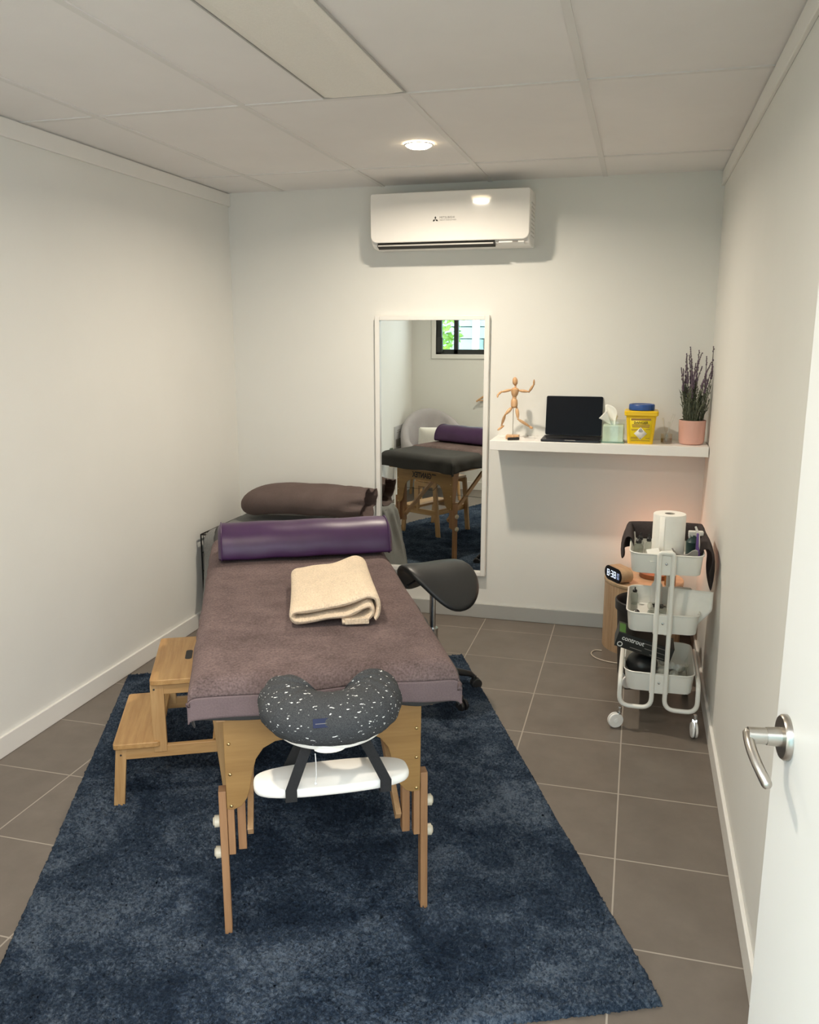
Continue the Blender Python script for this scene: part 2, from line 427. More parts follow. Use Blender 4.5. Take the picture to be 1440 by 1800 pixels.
def text(name, s, size, mat, parent, loc, rot, align='LEFT', ext=0.0002, sx=1.0, bold=0.0):
    cu = bpy.data.curves.new(name, 'FONT'); cu.body = s; cu.size = size; cu.align_x = align; cu.extrude = ext; cu.offset = bold; cu.resolution_u = 3
    t = bpy.data.objects.new(name, cu); C.objects.link(t)
    me = bpy.data.meshes.new_from_object(t.evaluated_get(bpy.context.evaluated_depsgraph_get()))
    bpy.data.objects.remove(t); bpy.data.curves.remove(cu)
    me.materials.clear(); me.materials.append(W_[mat]); me.name = name
    o = bpy.data.objects.new(name, me); link(o, parent)
    o.location = loc; o.rotation_euler = rot; o.scale = (sx, 1, 1)
    return o
def copy_tree(o, parent=None):
    c = o.copy(); C.objects.link(c)
    if parent is not None: c.parent = parent
    for ch in list(o.children): copy_tree(ch, c)
    return c
def drape(xmin, xmax, ymin, ymax, top, dl, dr, df, db, r, nx, ny, wr=0.0, hem=None, tuck=0.0, seed=1, bulge=0.0):
    """cloth laid on a box top: flat in the middle, rolling over the edges, hanging dl/dr/df/db (left, right, front, back).
    returns an array of points [nx][ny]"""
    rg = np.random.default_rng(seed)
    ph = rg.uniform(0, 6.28, 12); fx = rg.uniform(3, 16, 12); fy = rg.uniform(3, 16, 12)
    def m1(s, lo, hi):
        # distance along cloth -> (position, drop)
        if s < lo+r: d = lo+r-s; sg = -1; e = lo+r
        elif s > hi-r: d = s-(hi-r); sg = 1; e = hi-r
        else: return s, 0.0
        q = r*PI/2
        if d < q: a = d/r; return e+sg*r*math.sin(a), r*(1-math.cos(a))
        return e+sg*(r - tuck*((d-q))), r+(d-q)
    def ax(lo, hi, d0, d1, n):
        L0 = (r*PI/2+d0-r) if d0 > r else r*0.0+d0
        L1 = (r*PI/2+d1-r) if d1 > r else d1
        a = lo+r-L0 if d0 > 0 else lo+r*0; b = hi-r+L1 if d1 > 0 else hi
        fl = np.linspace(lo+r, hi-r, max(4, n-2*max(8, n//8)))
        e = max(8, n//8)
        return list(np.linspace(a, lo+r, e+1)[:-1])+list(fl)+list(np.linspace(hi-r, b, e+1)[1:])
    xs, ys = ax(xmin, xmax, dl, dr, nx), ax(ymin, ymax, df, db, ny)
    out = []
    for x in xs:
        row = []
        px, dx = m1(x, xmin, xmax)
        for y in ys:
            py, dy = m1(y, ymin, ymax)
            d = math.hypot(dx, dy) if min(dx, dy) < r else max(dx, dy)+0.15*min(dx, dy)
            n = sum(math.sin(fx[k]*x+fy[k]*y*(1 if k % 2 else -1)+ph[k]) for k in range(12))/12
            z = top-d+wr*n
            hang = min(1.0, max(dx, dy)/0.08)
            qx = px; qy = py
            if hem:
                k = hem*hang*math.sin(26*(x if dy > dx else y)+ph[0]+3*math.sin(9*(x+y)))
                if dy > dx: qy += k*(1 if y > 0.5*(ymin+ymax) else -1); 
                else: qx += k*(1 if x > 0.5*(xmin+xmax) else -1)
                z += hem*0.9*hang*math.sin(15*(x+y)+ph[1])
            row.append(Vector((qx, qy, z)))
        out.append(row)
    return xs, ys, out
def grid_obj(b, rows, i0=0, i1=None, j0=0, j1=None):
    rows = [r[j0:j1] for r in rows[i0:i1]]
    bm = b.bm; V = [[bm.verts.new(p) for p in r] for r in rows]
    for i in range(len(V)-1):
        for j in range(len(V[0])-1): bm.faces.new((V[i][j], V[i+1][j], V[i+1][j+1], V[i][j+1]))
    return b

# ================================================================== SETTING
struct(obj('floor', B().box(((XL+XR)/2, (YB-2.0)/2, -0.05), (XR-XL+0.2, YB+2.2, 0.1)), 'tiles', smooth=False))
struct(obj('ceiling', B().box(((XL+XR)/2, (YB+YF)/2, H+0.054), (XR-XL+0.2, YB-YF+0.2, 0.1)), 'ceil', smooth=False))
b = B()
GX = [-1.9834+0.5912*k for k in range(4)]; GY = [0.52, 1.738, 2.9569, 4.1755]
for x in GX: b.box((x-0.012, (YB+YF)/2, H+0.002), (0.024, YB-YF, 0.0045))
for y in GY[1:]: b.box(((XL+XR)/2, y, H+0.0022), (XR-XL, 0.022, 0.004))
struct(obj('trim_1', b, 'grid', smooth=False))
struct(obj('wall_left', B().box((XL-WT/2, (YB+YF)/2, H/2), (WT, YB-YF+2*WT, H+0.1)), 'wall', smooth=False))
struct(obj('wall_right', B().box((XR+WT/2, (YB+YF)/2, H/2), (WT, YB-YF+2*WT, H+0.1)), 'wall', smooth=False))
struct(obj('wall_back', B().box(((XL+XR)/2, YB+WT/2, H/2), (XR-XL+2*WT, WT, H+0.1)), 'wall', smooth=False))
b = B(); yc = YF-WT/2; ZT = H+0.05
def wbox(x0, x1, z0, z1): b.box(((x0+x1)/2, yc, (z0+z1)/2), (x1-x0, WT, z1-z0))
wbox(XL-WT, WX0, 0, ZT); wbox(WX0, WX1, 0, WZ0); wbox(WX0, WX1, WZ1, ZT); wbox(WX1, DX0, 0, ZT); wbox(DX0, DX1, DZ1, ZT); wbox(DX1, XR+WT, 0, ZT)
struct(obj('wall_front', b, 'wall', smooth=False))
for nm, c, d in (('baseboard_left', (XL+0.0065, (YB+YF)/2, 0.0425), (0.013, YB-YF, 0.085)),
                 ('baseboard_right', (XR-0.0065, (YB+YF)/2, 0.0425), (0.013, YB-YF, 0.085)),
                 ('baseboard_back', ((XL+XR)/2, YB-0.0065, 0.0425), (XR-XL-0.026, 0.013, 0.085)),
                 ('baseboard_front', ((XL+DX0)/2, YF+0.0065, 0.0425), (DX0-XL-0.1, 0.013, 0.085)),
                 ('trim_2', (XL+0.007, (YB+YF)/2, H-0.036), (0.014, YB-YF, 0.068)),
                 ('trim_3', (XR-0.007, (YB+YF)/2, H-0.036), (0.014, YB-YF, 0.068))):
    struct(obj(nm, B().box(c, d), 'skirt' if nm == 'baseboard_back' else 'trim', bevel=0.003))
struct(obj('trim_4', B().box((DX0+0.005, YF-WT/2, DZ1/2), (0.012, WT+0.02, DZ1)).box(((DX0+DX1)/2, YF-WT/2, DZ1-0.006), (DX1-DX0, WT+0.02, 0.012)), 'trim', bevel=0.002))

# door leaf, open against the right wall
DE = Vector((0.234, 1.326, 0)); DV = Vector((0.1100, -0.9939, 0)).normalized()
dl = 0.80; ang = math.atan2(DV.y, DV.x)
door = struct(obj('door_1', B().box((dl/2, 0.0175, 1.02), (dl, 0.035, 2.02)), 'door', bevel=0.002, loc=DE, rot=(0, 0, ang)))
# local frame: x from free edge to hinge, +y away from the seen face (towards the wall)
HX, HZ = 0.060, 1.031
ho = B()
ho.lathe([(0.0, 0), (0.034, 0), (0.0335, 0.007), (0.031, 0.010), (0.0, 0.0105)], seg=40)
for f in ho.bm.verts: pass
hd = obj('handle_rose', ho, 'nickel', door, loc=(HX, 0, HZ), rot=(R(90), 0, 0), label='round satin nickel handle rose')
b = B()
b.cyl((0, 0, 0.006), (0, 0, 0.030), 0.0150, 0.0132, 24)
b.cyl((0, 0, 0.030), (0, 0, 0.056), 0.0122, 0.0122, 24)
lev = [(-0.008, 0, 0.054), (0.008, -0.004, 0.056), (0.024, -0.013, 0.055), (0.042, -0.026, 0.050), (0.056, -0.038, 0.044), (0.062, -0.044, 0.041)]
b.tube(arc_pts(lev, 0.02, 4), 0.0078, 14)
b.ball((0.062, -0.044, 0.041), 0.0078, 14); b.ball((-0.006, 0, 0.0542), 0.0078, 14)
obj('handle_lever', b, 'nickel', door, loc=(HX, 0, HZ), rot=(R(90), 0, 0), label='curved satin nickel lever handle')
b = B()
for z in (0.25, 1.02, 1.8): b.cyl((dl+0.004, 0.0, z-0.045), (dl+0.004, 0.0, z+0.045), 0.006, seg=12)
obj('hinges', b, 'nickel', door)

# window in the front wall (seen in the mirror)
b = B(); tw = 0.045
for c, d in (((WX0-tw/2+0.006, WZ0/2+WZ1/2), (tw, WZ1-WZ0+2*tw)), ((WX1+tw/2, WZ0/2+WZ1/2), (tw, WZ1-WZ0+2*tw)), (((WX0+WX1)/2, WZ0-tw/2), (WX1-WX0, tw)), (((WX0+WX1)/2, WZ1+tw/2), (WX1-WX0, tw))):
    b.box((c[0], YF+0.006, c[1]), (d[0], 0.014, d[1]))
win = struct(obj('window_1', b, 'trim', bevel=0.003))
b = B(); yw = YF-0.045
for x, w in ((WX0+0.03, 0.06), (-1.861, 0.046), (WX1-0.03, 0.06)): b.box((x, yw, (WZ0+WZ1)/2), (w, 0.05, WZ1-WZ0))
for z in (WZ0+0.025, WZ1-0.025): b.box(((WX0+WX1)/2, yw, z), (WX1-WX0, 0.05, 0.05))
struct(obj('window_frame', b, 'frameblk', win, bevel=0.003))
struct(obj('window_latch', B().box((-2.03, YF-0.008, 1.515), (0.062, 0.04, 0.16)), 'frameblk', win, bevel=0.006))
struct(obj('window_pane', B().box(((WX0+WX1)/2, yw, (WZ0+WZ1)/2), (WX1-WX0-0.06, 0.004, WZ1-WZ0-0.06)), 'pane', win))

# outside the window
tag(obj('paved_yard', B().box((-1.2, -3.4, -0.12), (7, 6.5, 0.1)), 'ground'), None, None, kind='structure')
hs = thing('weatherboard_house', 'pale blue weatherboard house seen through the window in the mirror', 'house', (-1.0, -3.75, -0.07))
b = B()
for k in range(22): b.box((0, 0.0, 0.09+k*0.18), (4.4, 0.3, 0.165), Euler((R(4), 0, 0)))
obj('weatherboards', b, 'ext_wall', hs)
obj('corner_board', B().box((-1.42, 0.03, 2.0), (0.10, 0.36, 4.0)), 'ext_trim', hs)
obj('house_window', B().box((-1.20, 0.16, 1.56), (0.20, 0.05, 0.16)), 'frameblk', hs)
def shrub(name, label, loc, rad, n, hgt):
    t = thing(name, label, 'shrub', loc)
    b = B()
    rg = random.Random(int(abs(loc[0])*100)+3)
    for k in range(n):
        a = rg.uniform(0, 2*PI); q = math.sqrt(rg.random()); z = rg.random()
        rr = rad*q*(1-0.5*abs(z-0.5)); p = Vector((rr*math.cos(a), rr*math.sin(a), 0.3+z*hgt))
        e = Euler((rg.uniform(0, 3), rg.uniform(0, 3), rg.uniform(0, 6))).to_matrix(); s = rg.uniform(0.04, 0.085)
        vs = [b.bm.verts.new(p+e@Vector(v)*s) for v in ((0, -1, 0), (0.45, 0, 0.12), (0, 1, 0), (-0.45, 0, 0.12))]
        b.bm.faces.new(vs)
    obj('foliage', b, 'ext_leaf', t, smooth=False)
    b = B()
    for k in range(5):
        a = k*1.26; b.tube([(0.04*math.cos(a), 0.04*math.sin(a), 0), (rad*0.3*math.cos(a), rad*0.3*math.sin(a), hgt*0.5), (rad*0.5*math.cos(a), rad*0.5*math.sin(a), hgt*0.9)], [0.03, 0.02, 0.01], 6)
    obj('stems', b, 'woodbase', t)
shrub('garden_shrub', 'bushy green tree outside the left end of the window', (-3.02, -1.9, -0.07), 0.72, 2600, 2.8)
shrub('garden_shrub', 'lower green shrub outside beside the pale blue house', (-1.75, -2.65, -0.07), 0.62, 1400, 1.18)

# ceiling fittings
t = thing('ceiling_light_panel', 'unlit rectangular fluorescent panel set in the grey ceiling', 'ceiling light', (-0.9455, 2.33, H))
b = B()
for c, d in (((-0.1435, 0), (0.005, 1.20)), ((0.1435, 0), (0.005, 1.20)), ((0, 0.595), (0.282, 0.008)), ((0, -0.595), (0.282, 0.008))): b.box((c[0], c[1], 0.0), (d[0], d[1], 0.006))
obj('panel_frame', b, 'greytrim', t, bevel=0.001)
o0, o1 = rrect(0.138, 0.587, 0.003, 2), rrect(0.098, 0.555, 0.003, 2)
obj('diffuser', B().rings([[Vector((x, y, -0.001)) for x, y in o0], [Vector((x, y, -0.013)) for x, y in o1]]), 'diffuser', t, smooth=False)
W_['lampglow'] = M_emit('lit warm diffuser', (1.0, 0.88, 0.66), 22.0)
def downlight(label, x, y, watts):
    t = thing('downlight', label, 'light', (x, y, H), group='ceiling downlights')
    obj('trim_ring', B().lathe([(0.055, -0.001), (0.064, -0.001), (0.064, -0.003), (0.060, -0.005), (0.055, -0.004)], seg=40, cap=False), 'white', t)
    obj('lamp_lens', B().lathe([(0.0, -0.017), (0.022, -0.0165), (0.040, -0.0135), (0.051, -0.008), (0.0565, -0.002)], seg=40, cap=False), 'lampglow', t)
    L = bpy.data.lights.new('downlight_beam', 'AREA'); L.shape = 'DISK'; L.size = 0.09; L.energy = watts; L.color = (1.0, 0.88, 0.72); L.spread = R(165)
    lo = bpy.data.objects.new('downlight_beam', L); C.objects.link(lo); lo.parent = t; lo.location = (0, 0, -0.0185)
downlight('lit round downlight in the ceiling just in front of the air conditioner', -0.956, 3.704, LAMP)
downlight('lit round downlight in the ceiling above the near end of the massage table', -0.956, 1.45, LAMP2)

# ================================================================== RUG
RA = Vector((0.14, 1.886, 0)); rd = Vector((-0.4022, 0.9156, 0)).normalized(); rw = Vector((-rd.y, rd.x, 0))  # along length; rw points left
RL, RWd = 2.32, 1.655
nx, ny = 380, 520
gx, gy = np.meshgrid(np.linspace(0, RWd, nx), np.linspace(0, RL, ny), indexing='ij')
jx = rng.normal(0, 0.0016, gx.shape); jy = rng.normal(0, 0.0016, gx.shape)
hz = rng.normal(0, 0.0030, gx.shape)
sm = np.zeros_like(hz)
for k in range(14):
    a, c_ = rng.uniform(-16, 16, 2); sm += 0.0011*np.sin(a*gx+c_*gy+rng.uniform(0, 6))
ed = np.minimum(np.minimum(gx, RWd-gx), np.minimum(gy, RL-gy))
z = 0.0185+hz+sm; z = np.where(ed < 0.012, z*np.sqrt(np.clip(ed/0.012, 0, 1)), z); z = np.maximum(z, 0.001)
X = RA.x+rw.x*(gx+jx)+rd.x*(gy+jy); Y = RA.y+rw.y*(gx+jx)+rd.y*(gy+jy)
vv = np.stack([X, Y, z], -1).reshape(-1, 3)
idx = np.arange(nx*ny).reshape(nx, ny)
ff = np.stack([idx[:-1, :-1], idx[1:, :-1], idx[1:, 1:], idx[:-1, 1:]], -1).reshape(-1, 4)
me = bpy.data.meshes.new('rug'); me.from_pydata(vv.tolist(), [], ff.tolist()); me.materials.append(W_['rug'])
me.polygons.foreach_set('use_smooth', [True]*len(me.polygons))
rug = bpy.data.objects.new('rug', me); link(rug)
tag(rug, 'large navy blue shaggy rug lying askew on the tiled floor', 'rug')

# ================================================================== MASSAGE TABLE
TA = R(25.78); TM = Vector((-0.764, 1.938, 0))
Q0, Q1 = 0.0, 1.62           # end frames along the table
TOP = 0.785                  # top of the padding
tb = thing('massage_table', 'portable wooden massage table standing on the navy rug', 'massage table', TM, TA)
tw_ = (-0.326, 0.358); tu = (-0.095, 1.755)
obj('padded_top', B().box(((tw_[0]+tw_[1])/2, (tu[0]+tu[1])/2, TOP-0.04), (tw_[1]-tw_[0]-0.024, tu[1]-tu[0]-0.024, 0.076)), 'black', tb, bevel=0.034)
b = B()
for x in (-0.255, 0.280): b.box((x, (tu[0]+tu[1])/2, 0.69), (0.022, tu[1]-tu[0]-0.08, 0.05))
for y in (tu[0]+0.06, 0.81, tu[1]-0.06): b.box((0.012, y, 0.69), (0.52, 0.022, 0.05))
obj('frame_rail', b, 'beech_y', tb, bevel=0.002)
def end_outline(off):
    o = [(-0.252, 0.39), (-0.232, 0.3885), (-0.214, 0.396), (-0.199, 0.417), (-0.190, 0.445), (-0.183, 0.485), (-0.172, 0.527), (-0.152, 0.556), (-0.12, 0.573), (-0.07, 0.579),
         (0.075, 0.579), (0.125, 0.573), (0.158, 0.556), (0.180, 0.527), (0.191, 0.485), (0.200, 0.445), (0.210, 0.417), (0.226, 0.396), (0.244, 0.3885), (0.268, 0.39), (0.272, 0.712), (-0.252, 0.712)]
    return [(x+off, z) for x, z in o]
def end_frame(y, sgn, off):
    obj('end_panel', B().prism(end_outline(off), y, y+sgn*0.009, 'y'), 'panel', tb, bevel=0.0012, angle=25)
    yi = y+sgn*0.009
    for side, xo in ((-1, -0.252+off), (1, 0.270+off)):
        # upper leg: tapered board seen from the side, broad at the top
        b = B(); x0 = xo if side < 0 else xo-0.018
        b.prism([(yi, 0.712), (yi+sgn*0.085, 0.712), (yi+sgn*0.030, 0.43), (yi+sgn*0.030, 0.25), (yi, 0.25)], x0, x0+0.018, 'x')
        obj('upper_leg', b, 'beech', tb, bevel=0.0015)
        b = B(); b.box((xo-side*0.036, yi+sgn*0.035, 0.465), (0.022, 0.03, 0.43))
        obj('inner_leg', b, 'beech', tb, bevel=0.0015)
        b = B(); b.bar((xo+side*0.011, yi+sgn*0.016, 0.438), (xo+side*0.011, yi+sgn*0.012, 0.012), 0.020, 0.036, up=(0, 1, 0))
        lg = obj('lower_leg', b, 'beech', tb, bevel=0.0015)
        for z in (0.345, 0.253):
            b = B(); b.cyl((xo+side*0.021, yi+sgn*0.015, z), (xo+side*0.035, yi+sgn*0.015, z), 0.0155, 0.0165, 14)
            b.cyl((xo+side*0.035, yi+sgn*0.015, z), (xo+side*0.039, yi+sgn*0.015, z), 0.012, 0.010, 14)
            obj('knob', b, 'knob', lg, bevel=0.0012)
        for z in (0.576, 0.49, 0.399):
            b = B(); b.ball((xo-side*0.012, y, z), 0.0048, 12, (1, 0.6, 1))
            obj('rivet', b, 'brass', tb)
        # folding brace from the leg up to the middle of the table
        b = B(); b.bar((xo-side*0.058, yi+sgn*0.02, 0.30), (xo-side*0.075, yi+sgn*0.46, 0.60), 0.016, 0.03)
        obj('brace', b, 'beech_y', tb, bevel=0.0015)
        b = B(); yw_ = yi+sgn*0.02
        b.tube([(xo-side*0.005, yw_, 0.5), (xo-side*0.02, yi+sgn*0.4, 0.42), (xo-side*0.01, yi+sgn*0.78, 0.64)], 0.0018, 6)
        obj('cable', b, 'blackwire', tb)
end_frame(Q0, 1, 0.0)
end_frame(Q1, -1, -0.02)
text('lettering', 'GIANTEX', 0.056, 'ink', tb, (0.062, Q1+0.0008, 0.596), (R(90), 0, PI), sx=0.76, bold=0.0018)
b = B(); b.prism([(0.0, 0), (0.040, 0.0), (0.034, 0.010), (0.0, 0.007)], 0, 0.0005)
obj('emblem', b, 'ink', tb, loc=(0.104, Q1+0.0008, 0.626), rot=(R(90), 0, PI))

# fitted sheet over the pad
xs, ys, rows = drape(tw_[0], tw_[1], tu[0], tu[1], TOP+0.003, 0.105, 0.105, 0.100, 0.112, 0.045, 70, 120, wr=0.0015, hem=0.006, tuck=0.12, seed=4)
tag(obj('fitted_sheet', grid_obj(B(), rows), 'sheet', solid=0.003, loc=TM, rot=(0, 0, TA)), 'charcoal fitted sheet stretched over the massage table pad', 'sheet')
# mauve bath towel spread on the table
xs, ys, rows = drape(tw_[0]-0.004, tw_[1]-0.006, tu[0]-0.010, 1.42, TOP+0.013, 0.050, 0.060, 0.100, 0.0, 0.048, 120, 220, wr=0.0042, hem=0.003, tuck=0.0, seed=9)
jb = next(j for j, y in enumerate(ys) if y > ys[0]+0.055)
tw = thing('bath_towel', 'mauve grey bath towel spread over the massage table', 'towel', TM, TA)
obj('towel_body', grid_obj(B(), rows, 0, None, jb, None), 'towel', tw, solid=0.006)
obj('towel_border', grid_obj(B(), [[Vector((p.x, p.y, p.z-0.001)) for p in r] for r in rows], 0, None, 0, jb+1), 'hem', tw, solid=0.005, label='smooth woven end border of the towel')

# bolster
def to_w(x, y, z=0): return TM+Vector((x*math.cos(TA)-y*math.sin(TA), x*math.sin(TA)+y*math.cos(TA), z))
bo = thing('bolster', 'long shiny purple vinyl bolster lying across the massage table', 'bolster', to_w(0.036, 1.075, TOP+0.017), TA+R(1.2))
b = B(); rs = []
hl, n = 0.322, 60
def bsec(k):
    "half-round section with a flat base"
    out = []
    for j in range(56):
        a = 2*PI*j/56; c_, s_ = math.cos(a), math.sin(a)
        y = math.copysign(abs(c_)**0.86, c_)*0.106*k
        z = 0.106*k*s_ if s_ > 0 else 0.020*math.copysign(abs(s_)**0.7, s_)
        out.append((y, z+0.021))
    return out
for i in range(n+1):
    s = -1+2*i/n; x = s*hl
    e = max(0.0, (abs(x)-(hl-0.016))/0.016); k = math.sqrt(max(0, 1-e*e*0.30))
    rs.append([Vector((x, y+0.004*math.sin(23*x+1)*math.sin(19*x)*max(0, 0.06-z)*14*(1 if y < 0 else 0), z+0.0012*math.sin(31*x+9*y))) for y, z in bsec(k)])
obj('bolster_body', b.rings(rs), 'purple', bo)
for sx in (-1, 1):
    b = B(); b.tube([(sx*(hl-0.012), y, z) for y, z in bsec(1.006)], 0.0026, 6, closed=True)
    obj('seam', b, 'purple', bo)

# folded cream towel
FTPOS = to_w(0.080, 0.435, TOP+0.0165)
ft = thing('folded_towel', 'folded cream terry towel lying on the mauve towel', 'towel', FTPOS, TA-R(3))
b = B()
# continuous folded strip as a profile in x-z, extruded along y
prof = []
def P(*a): prof.append(a)
th = 0.017
path = [(0.02, 0.010), (0.06, 0.0105), (0.105, 0.013), (0.128, 0.022), (0.136, 0.037), (0.122, 0.049), (0.098, 0.047), (0.07, 0.037), (0.03, 0.028), (-0.05, 0.024), (-0.125, 0.017), (-0.148, 0.014)]
path2 = [(-0.148, 0.014), (-0.162, 0.020), (-0.165, 0.032), (-0.150, 0.041), (-0.10, 0.045), (0.0, 0.053), (0.07, 0.067), (0.115, 0.075), (0.148, 0.066), (0.158, 0.044), (0.152, 0.022), (0.14, 0.012)]
full = [Vector((x, 0, z)) for x, z in path+path2[1:]]
full = arc_pts(full, 0.03, 4)
NY = 46
def ring_at(y, k):
    out_t, out_b = [], []
    for i, p in enumerate(full):
        t_ = (full[min(i+1, len(full)-1)]-full[max(i-1, 0)]).normalized(); nn = Vector((-t_.z, 0, t_.x))
        h = th*0.5*k
        w = 0.0016*math.sin(24*y+40*p.x)+0.0022*math.sin(11*p.x+17*y+1.2)
        sk = 0.04*p.x*0.0
        zs = 1.0-0.10*(y/0.15)**2*0.3
        q = Vector((p.x*(1.0-0.03*math.sin(9*y+1)) , y+0.10*0*p.x, p.z*zs))
        up = 1 if i > len(path)*1.6 else 0.35
        out_t.append(q+nn*h+Vector((0, 0, w*up)))
        out_b.append(q-nn*h+Vector((0, 0, w*up)))
    return out_t+out_b[::-1]
rs = []
for i in range(NY+1):
    y = -0.165+0.33*i/NY
    e = max(0, (abs(y)-0.153)/0.012); k = math.sqrt(max(0.03, 1-e*e))
    rs.append(ring_at(y, k))
for r in rs:
    for p in r: p.z = max(p.z, 0.001)
b.rings(rs)
obj('towel_folds', b, 'beige', ft, sub=0, angle=80)
ft.scale = (0.77, 1.32, 1.22)
obj('woven_tag_edge', B().box((0.075, -0.166, 0.011), (0.09, 0.004, 0.015)), 'beige', ft, bevel=0.002)

# ================================================================== FACE CRADLE
fc = thing('face_cradle', 'horseshoe face cradle with charcoal flecked cover at the near end of the table', 'face cradle', to_w(0.004, -0.262, 0.792), rot=(R(24), 0, TA))
fc.rotation_euler = (Matrix.Rotation(TA, 3, 'Z') @ Matrix.Rotation(R(7), 3, 'X')).to_euler()
b = B(); rs = []; N = 90; A0 = R(135)
for i in range(N+1):
    s = -1+2*i/N; ph = s*A0
    c_ = Vector((0.094*math.sin(ph), -0.072*math.cos(ph), 0.010*max(0, -math.cos(ph))))
    tg = Vector((0.094*math.cos(ph), 0.072*math.sin(ph), 0)).normalized(); nn = Vector((tg.y, -tg.x, 0))
    e = max(0, (abs(s)-0.72)/0.28); k = math.sqrt(max(0.0004, 1-e**2.4))
    ring = []
    for j in range(40):
        a = 2*PI*j/40
        wr = 0.0026*math.sin(15*s*PI+4*math.cos(a))*(0.15+0.95*abs(s)**1.5) + 0.0018*math.sin(26*a+5*s)*(max(0, -math.sin(a)))
        rr = (0.068+0.004*abs(s))*k
        ring.append(c_+nn*((rr+wr*k)*math.cos(a))+Vector((0, 0, (rr*0.80+wr*k)*math.sin(a))))
    rs.append(ring)
obj('cushion', b.rings(rs), 'flecks', fc, angle=180)
b = B(); rs = []
for k in range(9):
    a = 0.012*k/8
    rs.append([Vector((0.098*math.sin(p)*(1+0.30*q), -0.085*math.cos(p)*(1+0.26*q), -0.047-a)) for p in np.linspace(-2.1, 2.1, 40) for q in (1,)]+
              [Vector((0.098*math.sin(p)*0.62, -0.085*math.cos(p)*0.62, -0.047-a)) for p in np.linspace(2.1, -2.1, 40)])
obj('platform', b.rings([rs[0], rs[-1]]), 'vinylw', fc, bevel=0.004)
b = B()
pts = []
for p in np.linspace(-2.0, 2.0, 40):
    pts.append((0.124*math.sin(p), -0.108*math.cos(p), -0.044+0.004*math.sin(9*p)))
b.tube(pts, 0.006, 8)
b.ball((-0.012, -0.100, -0.056), 0.02, 14, (1.8, 0.8, 0.45))
obj('cover_lining', b, 'vinylw', fc, label='white gathered edge of the cover')
b = B()
for x in (-0.055, 0.055): b.tube([(x, -0.02, -0.070), (x, 0.08, -0.095), (x, 0.22, -0.145)], 0.008, 10)
obj('support_rod', b, 'beech', fc)
b = B(); b.ribbon([(-0.030, -0.1345, 0.0190), (-0.030, -0.1230, 0.0345)], 0.040, (1, 0, 0), 0.0016)
lb = obj('label_tag', b, 'navy', fc, label='navy woven label')
obj('label_print', B().box((-0.030, -0.1298, 0.0262), (0.030, 0.0016, 0.0010)), 'greyplas', lb)
b = B()
b.tube([(-0.045, -0.112, -0.060), (-0.043, -0.106, -0.09), (-0.042, -0.095, -0.125), (-0.043, -0.085, -0.155)], 0.0012, 6)
b.ball((-0.043, -0.0845, -0.157), 0.0038, 10)
obj('drawstring', b, 'whiteprint', fc)
# arm rest tray hung below on straps
at = thing('armrest_tray', 'white padded arm rest hung on black straps below the face cradle', 'arm rest', to_w(0.004, -0.262, 0.602), TA+R(1.5))
b = B(); rs = []
for k in range(7):
    a = -PI/2+PI*k/6; zz = 0.0115*math.sin(a); q = 0.006*math.cos(a)
    rs.append([Vector((math.copysign(abs(math.cos(t_))**0.80, math.cos(t_))*(0.176+q), math.copysign(abs(math.sin(t_))**0.62, math.sin(t_))*(0.058+q), zz)) for t_ in [2*PI*j/72 for j in range(72)]])
obj('pad', b.rings(rs), 'vinylw', at)
for xt, xb in ((-0.050, -0.100), (0.060, 0.116)):
    zt = 0.132
    pts = [(xt, -0.040, zt), (xb, -0.0665, 0.015), (xb, -0.066, -0.014), (xb-0.002, -0.03, -0.0165), (xb-0.004, 0.03, -0.0165), (xb-0.006, 0.066, -0.013), (xb*0.9, 0.067, 0.015), (xt*0.8, 0.055, zt-0.008)]
    b = B(); b.ribbon(pts, 0.026, (1, 0, 0), 0.0022)
    obj('strap', b, 'strap', at)

# ================================================================== STEP STOOL
st = thing('step_stool', 'two step bamboo stool standing on the rug beside the massage table', 'step stool', (-1.660, 2.302, 0.014), TA)
# x: towards the table, y: along the table
def slab(hx, hy, c, z, th=0.02): return B().prism(rrect(hx, hy, 0.012, 4, c), z-th, z)
obj('lower_step', slab(0.078, 0.215, (0.072, 0.208), 0.238), 'bamboo_y', st, bevel=0.003)
b = B()
ou = rrect(0.105, 0.215, 0.012, 4, (0.235, 0.208))
tp = obj('upper_step', slab(0.108, 0.208, (0.236, 0.200), 0.462), 'bamboo_y', st, bevel=0.003)
obj('hand_slot_shade', B().prism(rrect(0.012, 0.045, 0.0115, 6, (0.245, 0.215)), 0.4605, 0.4626), 'slot', tp)  # flat dark inlay: shade inside the hand hole painted, nothing cut out
for y in (0.012, 0.404):
    b = B(); b.bar((0.0, y, 0.0), (0.020, y, 0.218), 0.036, 0.02, up=(0, 1, 0)); obj('leg', b, 'bamboo_z', st, bevel=0.002)
    b = B(); b.bar((0.150, y, 0.195), (0.150-0.0, y, 0.442), 0.045, 0.021, up=(0, 1, 0)); obj('riser_post', b, 'bamboo_z', st, bevel=0.002)
    b = B(); b.bar((0.375, y, 0.0), (0.335, y, 0.442), 0.038, 0.02, up=(0, 1, 0)); obj('leg', b, 'bamboo_z', st, bevel=0.002)
    b = B(); b.box((0.187, y+0.001, 0.197), (0.335, 0.019, 0.042)); obj('side_rail', b, 'bamboo_x', st, bevel=0.002)
    b = B(); b.box((0.24, y+0.001, 0.422), (0.185, 0.019, 0.034)); obj('top_rail', b, 'bamboo_x', st, bevel=0.002)
b = B(); b.box((0.335, 0.208, 0.197), (0.02, 0.39, 0.042)); obj('back_rail', b, 'bamboo_y', st, bevel=0.002)
b = B(); b.box((0.150, 0.208, 0.40), (0.02, 0.39, 0.04)); obj('cross_rail', b, 'bamboo_y', st, bevel=0.002)
